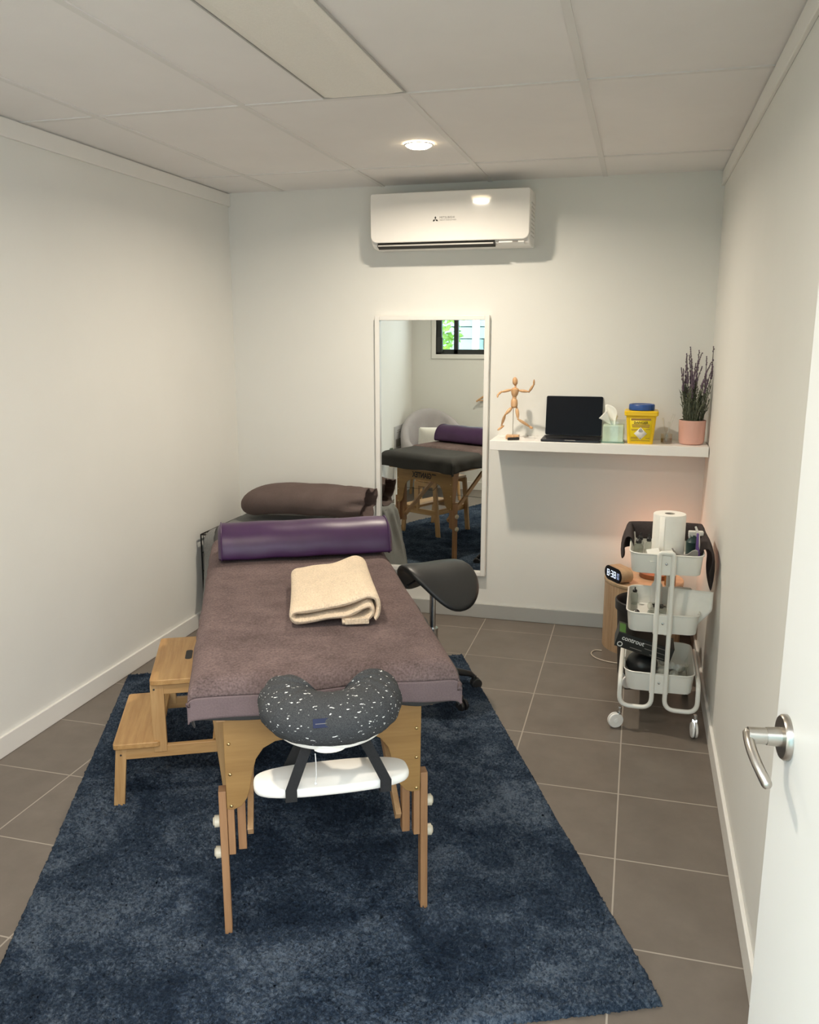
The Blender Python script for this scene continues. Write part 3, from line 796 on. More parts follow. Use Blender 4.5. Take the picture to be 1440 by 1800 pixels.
for x, y, z in ((0.018, 0.0015, 0.195), (0.140, 0.0015, 0.425)):
    b = B(); b.cyl((x, y, z), (x, y-0.001, z), 0.0035, seg=12); obj('screw', b, 'slot', st)

# ================================================================== SADDLE STOOL
ss = thing('saddle_stool', 'black saddle stool on castors between the massage table and the mirror', 'stool', (-0.838, 3.515, 0.0), R(0))
b = B(); n1, n2 = 26, 72
def sad(rr, ph, top):
    t = rr*math.copysign(abs(math.sin(ph))**0.85, math.sin(ph)); y = 0.168*t
    wv = 0.200-0.025*t-0.030*t*t if t < 0 else 0.200-0.025*t-0.070*t*t
    x = rr*math.copysign(abs(math.cos(ph))**0.68, math.cos(ph))*wv
    z = 0.018*max(0, t)**2.0-0.010*max(0, -t)**2 - 0.150*(1+0.22*t)*(abs(x)/0.20)**1.9
    th_ = 0.024*math.sqrt(max(0.0, 1-rr**6))
    return Vector((x, y, z+(th_ if top else -th_-0.006*(1-rr**3))))
rs = []
for i in range(1, n1+1): rs.append([sad(i/n1, 2*PI*j/n2, True) for j in range(n2)])
rs2 = [[sad(i/n1, 2*PI*j/n2, False) for j in range(n2)] for i in range(n1-1, 0, -1)]
seat = obj('seat', b.rings(rs+rs2), 'leather', ss, angle=180, loc=(0.008, 0.0, 0.612), rot=(R(0), R(0), R(137)))
b = B(); b.cyl((0, 0, 0.10), (0, 0, 0.33), 0.025, seg=24).cyl((0, 0, 0.33), (0, 0, 0.58), 0.014, seg=20); obj('gas_lift', b, 'chrome', ss)
b = B(); b.box((0, 0, 0.575), (0.08, 0.12, 0.02), Euler((0, 0, R(-25)))); b.tube([(0, 0, 0.57), (-0.06, -0.07, 0.565), (-0.085, -0.115, 0.55)], 0.005, 8); b.ball((-0.085, -0.115, 0.55), 0.008, 10); obj('tilt_lever', b, 'black', ss)
b = B(); b.cyl((0, 0, 0.075), (0, 0, 0.135), 0.035, 0.03, 24)
for k in range(5):
    a = R(33-72*k); c_, s_ = math.cos(a), math.sin(a)
    b.tube([(0.02*c_, 0.02*s_, 0.115), (0.10*c_, 0.10*s_, 0.11), (0.185*c_, 0.185*s_, 0.085), (0.205*c_, 0.205*s_, 0.068)], [0.02, 0.018, 0.014, 0.010], 12)
obj('base', b, 'black', ss)
for k in range(5):
    a = R(33-72*k); c_, s_ = math.cos(a), math.sin(a); p = Vector((0.205*c_, 0.205*s_, 0)); d = Vector((-s_, c_, 0))
    zf = 0.014 if k != 99 else 0
    b = B()
    for s in (-1, 1): b.cyl(p+d*s*0.006+Vector((0.01*c_, 0.01*s_, 0.027+zf*0.6)), p+d*s*0.019+Vector((0.01*c_, 0.01*s_, 0.027+zf*0.6)), 0.026, 0.024, 20)
    b.cyl(p+Vector((0, 0, 0.045)), p+Vector((0, 0, 0.075)), 0.012, seg=12)
    obj('castor', b, 'black', ss, bevel=0.003)

# ================================================================== CRATE, BLANKET, PILLOW
CX0, CX1, CY0, CY1, CZ = -2.30, -1.500, 4.10, 4.60, 0.535
cr = thing('wire_crate', 'black wire crate in the back left corner under a grey blanket', 'crate', ((CX0+CX1)/2, (CY0+CY1)/2, 0))
hx, hy = (CX1-CX0)/2, (CY1-CY0)/2
def wires(p0, du, dv, nu, nv):
    b = B(); p0, du, dv = Vector(p0), Vector(du), Vector(dv)
    for k in range(nu+1): a = p0+du*k/nu; b.cyl(a, a+dv, 0.0017 if 0 < k < nu else 0.004, seg=6)
    for k in range(nv+1): a = p0+dv*k/nv; b.cyl(a, a+du, 0.0022 if 0 < k < nv else 0.004, seg=6)
    return b
z0 = 0.012
for p, du, dv, a, c_ in (((-hx, -hy, z0), (2*hx, 0, 0), (0, 0, CZ-z0), 30, 5), ((-hx, hy, z0), (2*hx, 0, 0), (0, 0, CZ-z0), 30, 5), ((-hx, -hy, z0), (0, 2*hy, 0), (0, 0, CZ-z0), 20, 5), ((hx, -hy, z0), (0, 2*hy, 0), (0, 0, CZ-z0), 20, 5), ((-hx, -hy, CZ), (2*hx, 0, 0), (0, 2*hy, 0), 30, 4)):
    obj('wire_panel', wires(p, du, dv, a, c_), 'blackwire', cr)
obj('tray', B().box((0, 0, 0.011), (2*hx-0.02, 2*hy-0.02, 0.018)), 'black', cr, bevel=0.004)
xs, ys, rows = drape(CX0+0.02, CX1+0.02, CY0-0.02, CY1+0.01, CZ+0.030, 0.05, 0.44, 0.40, 0.0, 0.05, 70, 60, wr=0.008, hem=0.010, tuck=-0.15, seed=5)
tag(obj('blanket', grid_obj(B(), rows), 'blanket', solid=0.006, sub=1, angle=180), 'grey fleece blanket draped over the crate in the corner', 'blanket')
pl = thing('pillow', 'long taupe pillow with open pillowcase end on the grey blanket', 'pillow', (-1.812, 4.455, CZ+0.066), R(0))
b = B(); rs = []; n = 46
for i in range(n+1):
    s = i/n; x = -0.395+0.775*s
    k = min(1, math.sqrt(max(0.002, 1-max(0, (0.22-s)/0.22)**2.4)))
    rz = 0.087*k; ry = 0.155*k
    if s > 0.86: q = (s-0.86)/0.14; rz *= 1-0.10*q; ry *= 1-0.10*q
    zc = 0.083-0.018*max(0, 1-2*s)**2 - 0.016*(max(0, 0.25-s)/0.25) + 0.010*math.sin(PI*s)
    ring = []
    for j in range(40):
        a = 2*PI*j/40
        wv = 0.0035*math.sin(5*a+22*s)*s+(0.011*math.sin(7*a+3)*max(0, (s-0.78)/0.22))+0.008*math.sin(11*a+30*s)*max(0, (s-0.80)/0.2)
        cc, sn = math.cos(a), math.sin(a)
        ring.append(Vector((x+0.012*math.sin(3*a)*max(0, (s-0.85)/0.15), math.copysign(abs(cc)**0.85, cc)*(ry+wv), max(math.copysign(abs(sn)**0.9, sn)*(rz+wv), -0.075)+zc)))
    rs.append(ring)
inner = [[Vector((p.x-dx_, p.y*f_, (p.z-0.08)*f_+0.08)) for p in rs[-1]] for dx_, f_ in ((0.003, 0.93), (0.05, 0.86), (0.10, 0.6))]
obj('pillow_body', b.rings(rs+inner), 'pillow', pl, angle=180)

# ================================================================== MIRROR
mr = thing('wall_mirror', 'tall white framed mirror on the back wall left of the shelf', 'mirror', (-1.1225, YB-0.001, 0.99))
mhx, mhz, fw = 0.3245, 0.732, 0.026
b = B()
for c, d in (((-mhx+fw/2, 0), (fw, 2*mhz)), ((mhx-fw/2, 0), (fw, 2*mhz)), ((0, mhz-fw/2), (2*mhx-2*fw, fw)), ((0, -mhz+fw/2), (2*mhx-2*fw, fw))):
    b.box((c[0], -0.019, c[1]), (d[0], 0.036, d[1]))
obj('frame', b, 'trim', mr, bevel=0.0025)
obj('mirror_glass', B().box((0, -0.016, 0), (2*mhx-2*fw+0.004, 0.006, 2*mhz-2*fw+0.004)), 'mirror', mr)

# ================================================================== AIR CONDITIONER
ac = thing('air_conditioner', 'white split air conditioner high on the back wall above the mirror', 'air conditioner', (-0.990, YB, 2.198))
ahx = 0.418
prof = [(0.0, -0.132), (-0.10, -0.137), (-0.165, -0.132), (-0.195, -0.118), (-0.207, -0.095), (-0.209, 0.10), (-0.200, 0.128), (-0.17, 0.138), (0.0, 0.138)]
obj('casing', B().prism(prof, -ahx, ahx, 'x'), 'white', ac, bevel=0.006)
b = B(); o_ = []
for x, z in rrect(ahx+0.001, 0.121, 0.012, 4, (0, 0.018)): o_.append((x, z))
o_ = []
for cx, cz, a0, rr in ((ahx-0.012, 0.138-0.012, 0, 0.012), (-ahx+0.012, 0.138-0.012, 90, 0.012), (-ahx+0.035, -0.108+0.035, 180, 0.035), (ahx-0.035, -0.108+0.035, 270, 0.035)):
    for k in range(9): a = R(a0+90*k/8); o_.append((cx+rr*math.cos(a), cz+rr*math.sin(a)))
obj('front_panel', B().prism(o_, -0.222, -0.204, 'y'), 'acw', ac, bevel=0.005)
b = B(); b.box((-0.072, -0.188, -0.1225), (0.625, 0.034, 0.020), Euler((R(-20), 0, 0))); obj('air_slot', b, 'slot', ac)
b = B(); b.box((-0.074, -0.198, -0.1235), (0.615, 0.020, 0.0075), Euler((R(-14), 0, 0))); obj('louver', b, 'louver', ac, bevel=0.002)
b = B(); b.box((0.325, -0.193, -0.1175), (0.13, 0.022, 0.016), Euler((R(-22), 0, 0))); obj('display_strip', b, 'white', ac, bevel=0.002)
b = B(); b.box((0.345, -0.206, -0.1165), (0.028, 0.002, 0.007), Euler((R(-22), 0, 0))); obj('receiver_window', b, 'greyplas', ac)
text('lettering', 'MITSUBISHI', 0.0150, 'greyprint', ac, (-0.045, -0.2226, 0.004), (R(90), 0, 0), sx=1.05)
text('lettering', 'HEAVY INDUSTRIES', 0.0085, 'greyprint', ac, (-0.045, -0.2226, -0.0065), (R(90), 0, 0), sx=1.18)
b = B()
for k in range(3):
    a = R(90+120*k); d = Vector((math.cos(a), 0, math.sin(a))); p = Vector((-d.z, 0, d.x)); c0 = Vector((-0.067, -0.2226, 0.000))
    vs = [b.bm.verts.new(c0+v) for v in (d*0.0005, d*0.0085+p*0.0048, d*0.0165, d*0.0085-p*0.0048)]; b.bm.faces.new(vs)
obj('emblem', b, 'ink', ac, solid=0.0003)
b = B()
for k in range(9): b.box((ahx+0.0005, -0.10, -0.085+k*0.02), (0.0015, 0.12, 0.007))
obj('side_grille', b, 'louver', ac)

# ================================================================== SHELF AND WHAT STANDS ON IT
SZ = 1.072
tag(obj('floating_shelf', B().box((-0.197, YB-0.130, SZ-0.0255), (1.098, 0.258, 0.051)), 'shelf', bevel=0.002), 'white floating shelf on the back wall right of the mirror', 'shelf')

def capsule(b, p0, p1, r0, r1, seg=14):
    p0, p1 = Vector(p0), Vector(p1); d = (p1-p0); n = 8
    pts, rr = [], []
    for i in range(n+1):
        t = i/n; e = math.sin(PI*min(1, max(0, t)))**0.35 if 0 < t < 1 else 0.25
        pts.append(p0+d*t); rr.append((r0+(r1-r0)*t)*max(0.3, e))
    b.tube(pts, rr, seg)
    return b
ma = thing('artist_mannequin', 'jointed wooden artist mannequin in a leaping pose on the shelf', 'mannequin', (-0.640, YB-0.155, SZ))
def mp(x, y, dy=0.0):   # figure drawn in its own front plane (millimetres-scale layout)
    return Vector(((x-450)/12*0.00306, dy, 0.006+(1478-y)/12*0.00304))
k = 0.0003
obj('stand', B().box((0.0, 0, 0.0105), (0.068, 0.055, 0.021)), 'manikin', ma, bevel=0.003)
obj('rod', B().cyl((0, 0, 0.02), mp(450, 800), 0.0018, seg=8), 'steel', ma)
obj('head', B().ball(mp(473, 300), 0.0155, 20, (0.92, 1.0, 1.48), Euler((0, R(-6), 0))), 'manikin', ma)
obj('neck', B().cyl(mp(482, 385), mp(482, 445), 0.0055, seg=12), 'manikin', ma)
b = B(); pts = [mp(476, 430), mp(475, 460), mp(474, 510), mp(470, 570), mp(467, 618)]; b.tube(pts, [0.012, 0.021, 0.0205, 0.0175, 0.011], 18); obj('chest', b, 'manikin', ma)
obj('waist', B().ball(mp(466, 636), 0.0115, 14), 'manikin', ma)
b = B(); pts = [mp(465, 650), mp(466, 690), mp(466, 760), mp(466, 820), mp(466, 850)]; b.tube(pts, [0.010, 0.0165, 0.0185, 0.0175, 0.010], 18); obj('hips', b, 'manikin', ma)
limbs = [('upper_arm', (395, 475), (205, 520), 0.0075, 0.006, 0, -0.012), ('forearm', (195, 515), (145, 575), 0.0062, 0.005, -0.014, -0.035),
         ('hand', (140, 572), (135, 635), 0.0062, 0.003, -0.036, -0.046),
         ('upper_arm', (560, 488), (762, 508), 0.0075, 0.006, 0, -0.004), ('forearm', (772, 505), (868, 355), 0.0066, 0.0052, -0.004, -0.012),
         ('hand', (868, 350), (873, 248), 0.0062, 0.003, -0.012, -0.018),
         ('thigh', (420, 845), (300, 985), 0.0095, 0.0075, 0, -0.020), ('shin', (292, 995), (205, 1220), 0.008, 0.0058, -0.020, 0.012),
         ('foot', (250, 1238), (140, 1322), 0.0052, 0.006, 0.020, -0.02),
         ('thigh', (522, 850), (560, 1070), 0.0095, 0.0075, 0, -0.012), ('shin', (562, 1085), (800, 1248), 0.008, 0.0058, -0.012, 0.020),
         ('foot', (790, 1255), (862, 1270), 0.006, 0.0065, 0.020, 0.005)]
for nm, a, c_, r0, r1, d0, d1 in limbs:
    obj(nm, capsule(B(), mp(*a, d0), mp(*c_, d1), r0*1.15, r1*1.15), 'manikin', ma)
for j in ((205, 518, -0.012), (143, 573, -0.035), (770, 507, -0.004), (868, 352, -0.012), (296, 990, -0.02), (205, 1226, 0.012), (561, 1078, -0.012), (798, 1250, 0.02), (400, 475, 0), (556, 488, 0), (425, 845, 0), (520, 850, 0)):
    b = B(); b.ball(mp(*j), 0.0056, 10); obj('joint', b, 'manikin', ma)
tag(obj('marker_pen', B().cyl((-0.655, YB-0.232, SZ+0.0075), (-0.600, YB-0.205, SZ+0.0075), 0.0075, seg=14).cyl((-0.600, YB-0.205, SZ+0.0075), (-0.612, YB-0.211, SZ+0.0075), 0.0082, seg=14), 'black', bevel=0.001), 'short black marker lying on the shelf in front of the wooden mannequin', 'pen')

lp = thing('laptop', 'dark laptop open on the white shelf', 'laptop', (-0.330, YB-0.135, SZ), R(0))
b = B(); b.prism(rrect(0.152, 0.105, 0.010, 4), 0.001, 0.012); la = obj('base', b, 'lapt', lp, bevel=0.0015)
obj('keyboard', B().box((0, 0.02, 0.0122), (0.26, 0.10, 0.001)), 'black', lp)
obj('trackpad', B().box((0.0, -0.065, 0.0122), (0.11, 0.06, 0.0008)), 'screen', lp)
obj('opening_notch', B().box((0.0, -0.1052, 0.0105), (0.055, 0.001, 0.004)), 'greyplas', lp)
ln = B(); ln.prism(rrect(0.150, 0.105, 0.009, 4, (0, 0.108)), -0.006, 0.0)
lid = obj('lid', ln, 'lapt', lp, bevel=0.001, loc=(0, 0.098, 0.011), rot=(R(82), 0, 0))
obj('screen', B().prism(rrect(0.1475, 0.102, 0.007, 4, (0, 0.108)), 0.0002, 0.0008), 'screen', lid)

tx = thing('tissue_box', 'clear mint tissue box with a tissue pulled up on the shelf', 'tissue box', (-0.116, YB-0.155, SZ))
b = B(); b.box((0, 0, 0.045), (0.104, 0.104, 0.088)); obj('tissue_stack', b, 'mint', tx, bevel=0.004)
b = B(); o1 = rrect(0.058, 0.058, 0.005, 3); o2 = rrect(0.0565, 0.0565, 0.004, 3)
obj('acrylic_case', B().rings([[Vector((x, y, 0.0)) for x, y in o1], [Vector((x, y, 0.112)) for x, y in o1]], cap1=False), 'mintclear', tx)
obj('case_lid', B().rings([[Vector((x, y, 0.112)) for x, y in o1], [Vector((x, y, 0.112)) for x, y in rrect(0.03, 0.012, 0.010, 3)]], cap0=False, cap1=False), 'mintclear', tx)
obj('case_foot', B().prism(o1, 0.0, 0.007), M_plain('dark mint acrylic', (0.20, 0.32, 0.27), 0.3), tx)
b = B()
def tis(u, v):
    a = (u-0.5)*2; w = 0.008+0.040*v**1.2
    return Vector((a*w-0.016*v+0.012*v*math.sin(5*a), 0.012*math.sin(4*a+3*v)*v, 0.088+v*0.105*(0.72+0.28*math.cos(2.8*a+0.6))))
b.grid(tis, 22, 12)
def tis2(u, v):
    a = (u-0.5)*2
    return Vector((-0.012-0.065*v*(0.4+0.6*u), -0.012+0.02*a*v, 0.09+0.075*v*(0.4+0.6*(1-u))))
b.grid(tis2, 12, 10)
obj('pulled_tissue', b, 'tissue', tx, solid=0.0008)

sc = thing('sharps_container', 'yellow sharps bin with blue lid on the white shelf', 'sharps container', (0.020, YB-0.160, SZ))
b = B(); o = lambda s, z, c=0.012: [Vector((x, y, z)) for x, y in rrect(s, s*0.86, c, 4)]
b.rings([o(0.060, 0.0), o(0.063, 0.004), o(0.074, 0.140), o(0.083, 0.146), o(0.084, 0.164), o(0.080, 0.168)])
obj('tub', b, 'yellow', sc, angle=30)
b = B(); b.lathe([(0.0, 0.168), (0.060, 0.168), (0.064, 0.172), (0.064, 0.194), (0.061, 0.199), (0.052, 0.199), (0.050, 0.196), (0.0, 0.196)], seg=48)
obj('lid', b, 'blue', sc)
yl = lambda z: -(0.063+(z-0.004)/0.136*0.011)*0.86-0.0008      # front face of the tub
tilt = math.atan((0.011*0.86)/0.136)
b = B()
zs = (0.012, 0.132)
b.rings([[Vector((sx*w, yl(z), z)) for sx, w in ((-1, 0.048+z*0.05), (1, 0.048+z*0.05))] for z in zs], close_ring=False)
obj('label', b, 'yellow2', sc, solid=0.0004)
def lay(nm, x, z, w, h, m, par=sc, d=0.0011): return obj(nm, B().box((0, 0, 0), (w, 0.0004, h)), m, par, loc=(x, yl(z)-d+0.0002, z), rot=(R(0)+tilt, 0, 0))
lay('print_band', 0, 0.126, 0.098, 0.010, 'redink')
text('lettering', 'DANGER', 0.0175, 'ink', sc, (0.0, yl(0.111)-0.0026, 0.1045), (R(90)+tilt, 0, 0), 'CENTER', bold=0.0002)
for z, w in ((0.099, 0.088), (0.093, 0.088), (0.087, 0.084)): lay('print_line', 0, z, w, 0.0032, 'redink')
for x, z, w in ((-0.030, 0.076, 0.034), (-0.030, 0.070, 0.030), (0.036, 0.076, 0.02), (-0.030, 0.034, 0.032), (-0.030, 0.028, 0.034), (0.0, 0.018, 0.09), (0.036, 0.03, 0.02)): lay('print_line', x, z, w, 0.0022, 'redink')
b = B(); vs = [b.bm.verts.new((0.032*x, yl(0.054+0.032*z)-0.0012, 0.054+0.032*z)) for x, z in ((0, -1), (1, 0), (0, 1), (-1, 0))]; b.bm.faces.new(vs)
dm = obj('hazard_diamond', b, 'whiteprint', sc, solid=0.0003)
b = B()
for k in range(3):
    a = R(90+120*k); c0 = Vector((0.0045*math.cos(a), yl(0.07)-0.0018, 0.070+0.0045*math.sin(a)))
    b.tube([c0+Vector((0.0048*math.cos(q), 0, 0.0048*math.sin(q))) for q in [a-2.4+4.8*i/10 for i in range(11)]], 0.0010, 5)
b.ball((0, yl(0.07)-0.0016, 0.070), 0.0022, 8, (1, 0.3, 1))
obj('biohazard_symbol', b, 'ink', dm)
lay('print_line', 0, 0.053, 0.045, 0.0022, 'greyprint'); text('lettering', '6', 0.009, 'ink', sc, (0, yl(0.03)-0.0015, 0.026), (R(90)+tilt, 0, 0), 'CENTER')

gj = thing('glass_cup', 'small clear glass with stems on the shelf between sharps bin and lavender', 'glass', (0.150, YB-0.155, SZ))
obj('bowl', B().lathe([(0.0, 0.001), (0.026, 0.001), (0.029, 0.006), (0.029, 0.05), (0.0275, 0.05), (0.0272, 0.007), (0.0, 0.005)], seg=28, cap=False), 'glass', gj)
obj('liquid', B().lathe([(0.0, 0.006), (0.0268, 0.0075), (0.0268, 0.026), (0.0, 0.026)], seg=28, cap=False), M_thin('pale brown liquid', (0.72, 0.64, 0.52), 0.1), gj)
b = B()
for a, l in ((0.3, 0.15), (-0.25, 0.13), (0.12, 0.11)): b.tube([(0.0, 0.0, 0.03), (0.012*math.sin(a*6), 0.0, 0.08), (l*math.sin(a)*0.7, 0.004, l)], [0.003, 0.003, 0.006], 8)
obj('glass_stem', b, 'glass', gj)

pv = thing('potted_lavender', 'lavender plant in a pink pot at the right end of the shelf', 'plant', (0.272, YB-0.145, SZ))
obj('pot', B().lathe([(0.0, 0), (0.050, 0.0), (0.058, 0.005), (0.063, 0.020), (0.066, 0.122), (0.063, 0.123), (0.060, 0.03), (0.0, 0.02)], seg=48, cap=False), 'pink', pv)
obj('soil', B().lathe([(0.0, 0.112), (0.0615, 0.110)], seg=32, cap=False), 'soil', pv)
rg = random.Random(5); bl = B()
for k in range(64):
    a = rg.uniform(0, 2*PI); r0 = 0.045*math.sqrt(rg.random()); tall = k < 20
    h_ = rg.uniform(0.22, 0.385) if tall else rg.uniform(0.08, 0.20)
    lean = rg.uniform(-0.12, 0.20); ly = rg.uniform(-0.15, 0.15)
    def pt(t): return Vector((r0*math.cos(a)*(1+0.5*t)+lean*h_*t*t, r0*math.sin(a)*(1+0.4*t)+ly*h_*t*t, 0.105+h_*t))
    def cl(v): v.x = min(v.x, 0.078); v.y = min(v.y, 0.135); return v
    bl.tube([cl(pt(t/5)) for t in range(6)], [0.0020]*6, 5)
    n = int(h_*150) if not tall else int(h_*95)
    for i in range(n):
        t = (i+0.5)/n*(0.55 if tall else 1.0); p = cl(pt(t)); th_ = rg.uniform(0, 2*PI)
        d = Vector((math.cos(th_)*0.7, math.sin(th_)*0.7, rg.uniform(0.4, 1.0))).normalized(); l = rg.uniform(0.014, 0.030)
        s = d.cross(Vector((0, 0, 1))).normalized()*0.0024
        e_ = cl(p+d*l); vs = [bl.bm.verts.new(v) for v in (p-s, cl(p+d*l*0.5-s*1.3), e_, cl(p+d*l*0.5+s*1.3))]; bl.bm.faces.new(vs)
    if tall:
        bf = B()
        for i in range(15):
            t = 0.60+0.40*i/14; p = cl(pt(t))
            if 3 < i < 12 and rg.random() < 0.3: continue
            bf.ball(p+Vector((rg.uniform(-.002, .002), rg.uniform(-.002, .002), 0)), 0.0062*(1.05-0.5*(i/14)), 6, (1, 1, 1.2))
        bf.tube([cl(pt(0.6)), cl(pt(0.8)), cl(pt(1.0))], 0.002, 5)
        obj('flower_spike', bf, 'flower', pv)
obj('leaves', bl, 'leaf', pv, smooth=False)

# ================================================================== TROLLEY
TR = Vector((0.1445, 3.43, 0))     # middle of the near end
ty = thing('utility_trolley', 'white three tier metal trolley on castors by the right wall', 'trolley', TR, R(-0.5))
TD = 0.40
def basket(ztop, zbot, hx, inset):
    b = B(); hy = TD/2; c = (0, hy); rr = 0.045
    def o(s, z): return [Vector((x, y, z)) for x, y in rrect(hx-s, hy-s, max(0.01, rr-s), 6, c)]
    rs = [o(inset, zbot), o(inset*0.8, zbot+0.004), o(0.001, ztop-0.006), o(-0.003, ztop-0.004), o(-0.004, ztop), o(-0.001, ztop+0.002), o(0.002, ztop), o(0.003, ztop-0.006), o(inset+0.003, zbot+0.006)]
    b.rings(rs); return b
tiers = ((0.755, 0.672, 0.143), (0.505, 0.422, 0.143), (0.248, 0.165, 0.140))
for zt, zb, hx in tiers: obj('basket', basket(zt, zb, hx, 0.010), 'whitemetal', ty, angle=30)
r_ = 0.0095
for s in (-1, 1):
    xo = s*0.155; xp = s*0.026
    path = [(xp, -0.013, 0.752), (xp, -0.013, 0.10), (xo, -0.013, 0.10), (xo, -0.013, 0.222), (xo, TD+0.013, 0.222), (xo, TD+0.013, 0.10), (xp, TD+0.013, 0.10), (xp, TD+0.013, 0.752)]
    b = B(); b.tube(arc_pts(path, 0.045, 7), r_, 14); obj('tube_frame', b, 'whitemetal', ty)
for y in (-0.013, TD+0.013):
    b = B(); b.tube(arc_pts([(-0.026, y, 0.745), (-0.026, y, 0.764), (0.026, y, 0.764), (0.026, y, 0.745)], 0.016, 5), r_, 12); obj('tube_bridge', b, 'whitemetal', ty)
    for zt, zb, hx in tiers:
        b = B(); b.box((0, y+(0.006 if y < 0 else -0.006), (zt+zb)/2), (0.075, 0.010, zt-zb)); obj('bracket', b, 'whitemetal', ty, bevel=0.003)
for zt, zb, hx in tiers:
    b = B(); b.ball((0.0, -0.013, (zt+zb)/2+0.006), 0.0055, 12, (1, 0.5, 1)); obj('bolt', b, 'chrome', ty)
for x in (-0.150, 0.150):
    for y in (-0.013, TD+0.013):
        sw = Vector((-0.016, -0.008, 0)) if x < 0 else Vector((-0.002, -0.018, 0))
        if y > 0: sw = Vector((0.024, -0.004, 0)) if x < 0 else Vector((-0.018, -0.008, 0))
        b = B(); b.cyl((x, y, 0.068), (x, y, 0.092), 0.0085, seg=14)
        b.bar(Vector((x, y, 0.072)), Vector((x, y, 0.036))+sw, 0.022, 0.012)
        cs = obj('castor', b, 'chrome', ty, bevel=0.002)
        ax = Vector((0.5, 0.86, 0)) if x < 0 else Vector((0.98, 0.15, 0))
        c0 = Vector((x, y, 0.0335))+sw
        if x < 0: ax = Vector((0.42, -0.91, 0))
        b = B()
        for g in (-1, 1): b.cyl(c0+ax*0.003*g, c0+ax*0.0115*g, 0.033, 0.031, 26)
        b.cyl(c0-ax*0.013, c0+ax*0.013, 0.010, seg=16)
        obj('wheel', b, 'white', cs, bevel=0.002)

def tp_(x, y, z=0): return TR+Vector((x, y, z))
pr = thing('paper_towel_roll', 'white paper towel roll standing in the top basket of the trolley', 'paper towel', tp_(0.006, 0.118, 0.679))
obj('roll', B().lathe([(0.021, 0.0), (0.063, 0.0), (0.065, 0.004), (0.065, 0.218), (0.063, 0.222), (0.021, 0.222), (0.021, 0.0)], seg=48, cap=False), 'paper', pr)
obj('cardboard_core', B().lathe([(0.0205, 0.001), (0.0205, 0.2215), (0.0190, 0.2215), (0.0190, 0.001), (0.0205, 0.001)], seg=32, cap=False), M_plain('grey cardboard', (0.42, 0.38, 0.33), 0.9), pr)
b = B(); b.grid(lambda u, v: Vector((0.0655*math.cos(-2.2+0.35*u), 0.0655*math.sin(-2.2+0.35*u)-0.003*u, 0.002+0.216*v)), 6, 2); obj('loose_end', b, 'paper', pr, solid=0.0008)

def bottle(h=0.085, r=0.019, cap=True):
    q = B(); q.lathe([(0.0, 0.0), (r*0.9, 0.0), (r, 0.004), (r, h*0.68), (r*0.8, h*0.78), (r*0.4, h*0.84), (r*0.4, h*0.9)], seg=20, cap=False); return q
def make_bottle(label, loc, rot, group, h=0.085, r=0.019):
    t = thing('dropper_bottle', label, 'bottle', loc, rot=rot, group=group)
    obj('bottle_body', bottle(h, r), 'clear', t)
    q = B(); q.lathe([(0.0, h*0.86), (r*0.56, h*0.86), (r*0.6, h*0.9), (r*0.6, h*1.0), (r*0.22, h*1.08), (r*0.16, h*1.22), (0.0, h*1.22)], seg=18, cap=False)
    obj('cap', q, 'black', t, label='black pointed cap'); return t
G1 = 'clear bottles in the top basket'
make_bottle('clear bottle with black spout, leftmost in the trolley top basket', tp_(-0.110, 0.180, 0.680), (0, 0, 0), G1, 0.086, 0.020)
make_bottle('clear bottle with black spout behind the leftmost in the top basket', tp_(-0.110, 0.245, 0.680), (0, R(4), 0), G1, 0.086, 0.020)
make_bottle('clear bottle with black spout touching the paper towel roll', tp_(-0.068, 0.225, 0.680), (0, 0, 0), G1, 0.086, 0.016)
for i, (x, y, a, tl) in enumerate(((-0.048, 0.026, 14, 'left white printed card at the front of the trolley top basket'), (0.006, 0.032, -12, 'right white printed card at the front of the trolley top basket'))):
    cd = thing('card', tl, 'card', tp_(x, y, 0.745), rot=(R(42), R(-8), R(a)), group='cards in the top basket')
    obj('card_sheet', B().box((0, 0, 0), (0.05, 0.062, 0.0012)), 'paper', cd)
gs = thing('massage_scraper', 'grey wing shaped massage scraper in the top basket', 'massage tool', tp_(0.070, 0.040, 0.688), R(-4))
o_ = [(0.85*x_, 0.85*z_) for x_, z_ in ((-0.062, 0.112), (-0.055, 0.108), (-0.036, 0.086), (-0.012, 0.078), (0.012, 0.085), (0.030, 0.103), (0.046, 0.112), (0.058, 0.106), (0.060, 0.088), (0.048, 0.050), (0.036, 0.010), (-0.020, 0.010), (-0.034, 0.055))]
obj('blade', B().prism(o_, -0.004, 0.004, 'y'), 'greyplas', gs, bevel=0.0025, rot=(R(14), 0, 0))
vt = thing('violet_scraper', 'violet plastic handle standing at the right of the top basket', 'massage tool', tp_(0.115, 0.065, 0.682), R(10))
obj('handle', B().prism([(-0.022, 0.0), (0.022, 0.0), (0.020, 0.05), (0.007, 0.10), (0.005, 0.155), (-0.003, 0.155), (-0.004, 0.09)], -0.007, 0.007, 'y'), 'violet', vt, bevel=0.004)
sb = thing('spray_bottle', 'dark spray bottle with white trigger head in the top basket', 'spray bottle', tp_(0.112, 0.222, 0.679), R(6))
obj('bottle_body', B().lathe([(0.0, 0), (0.028, 0), (0.030, 0.004), (0.030, 0.085), (0.014, 0.105), (0.013, 0.115), (0.0, 0.115)], seg=28, cap=False), 'teal', sb)
b = B(); b.box((0.008, 0, 0.122), (0.060, 0.022, 0.020)); b.box((0.0, 0, 0.112), (0.026, 0.024, 0.010)); b.bar((-0.018, 0, 0.116), (-0.014, 0, 0.098), 0.008, 0.012); obj('trigger_head', b, 'white', sb, bevel=0.004)
wd = thing('white_spatula', 'slim white spatula leaning out of the top basket by the wall', 'tool', tp_(0.126, 0.12, 0.684), R(0))
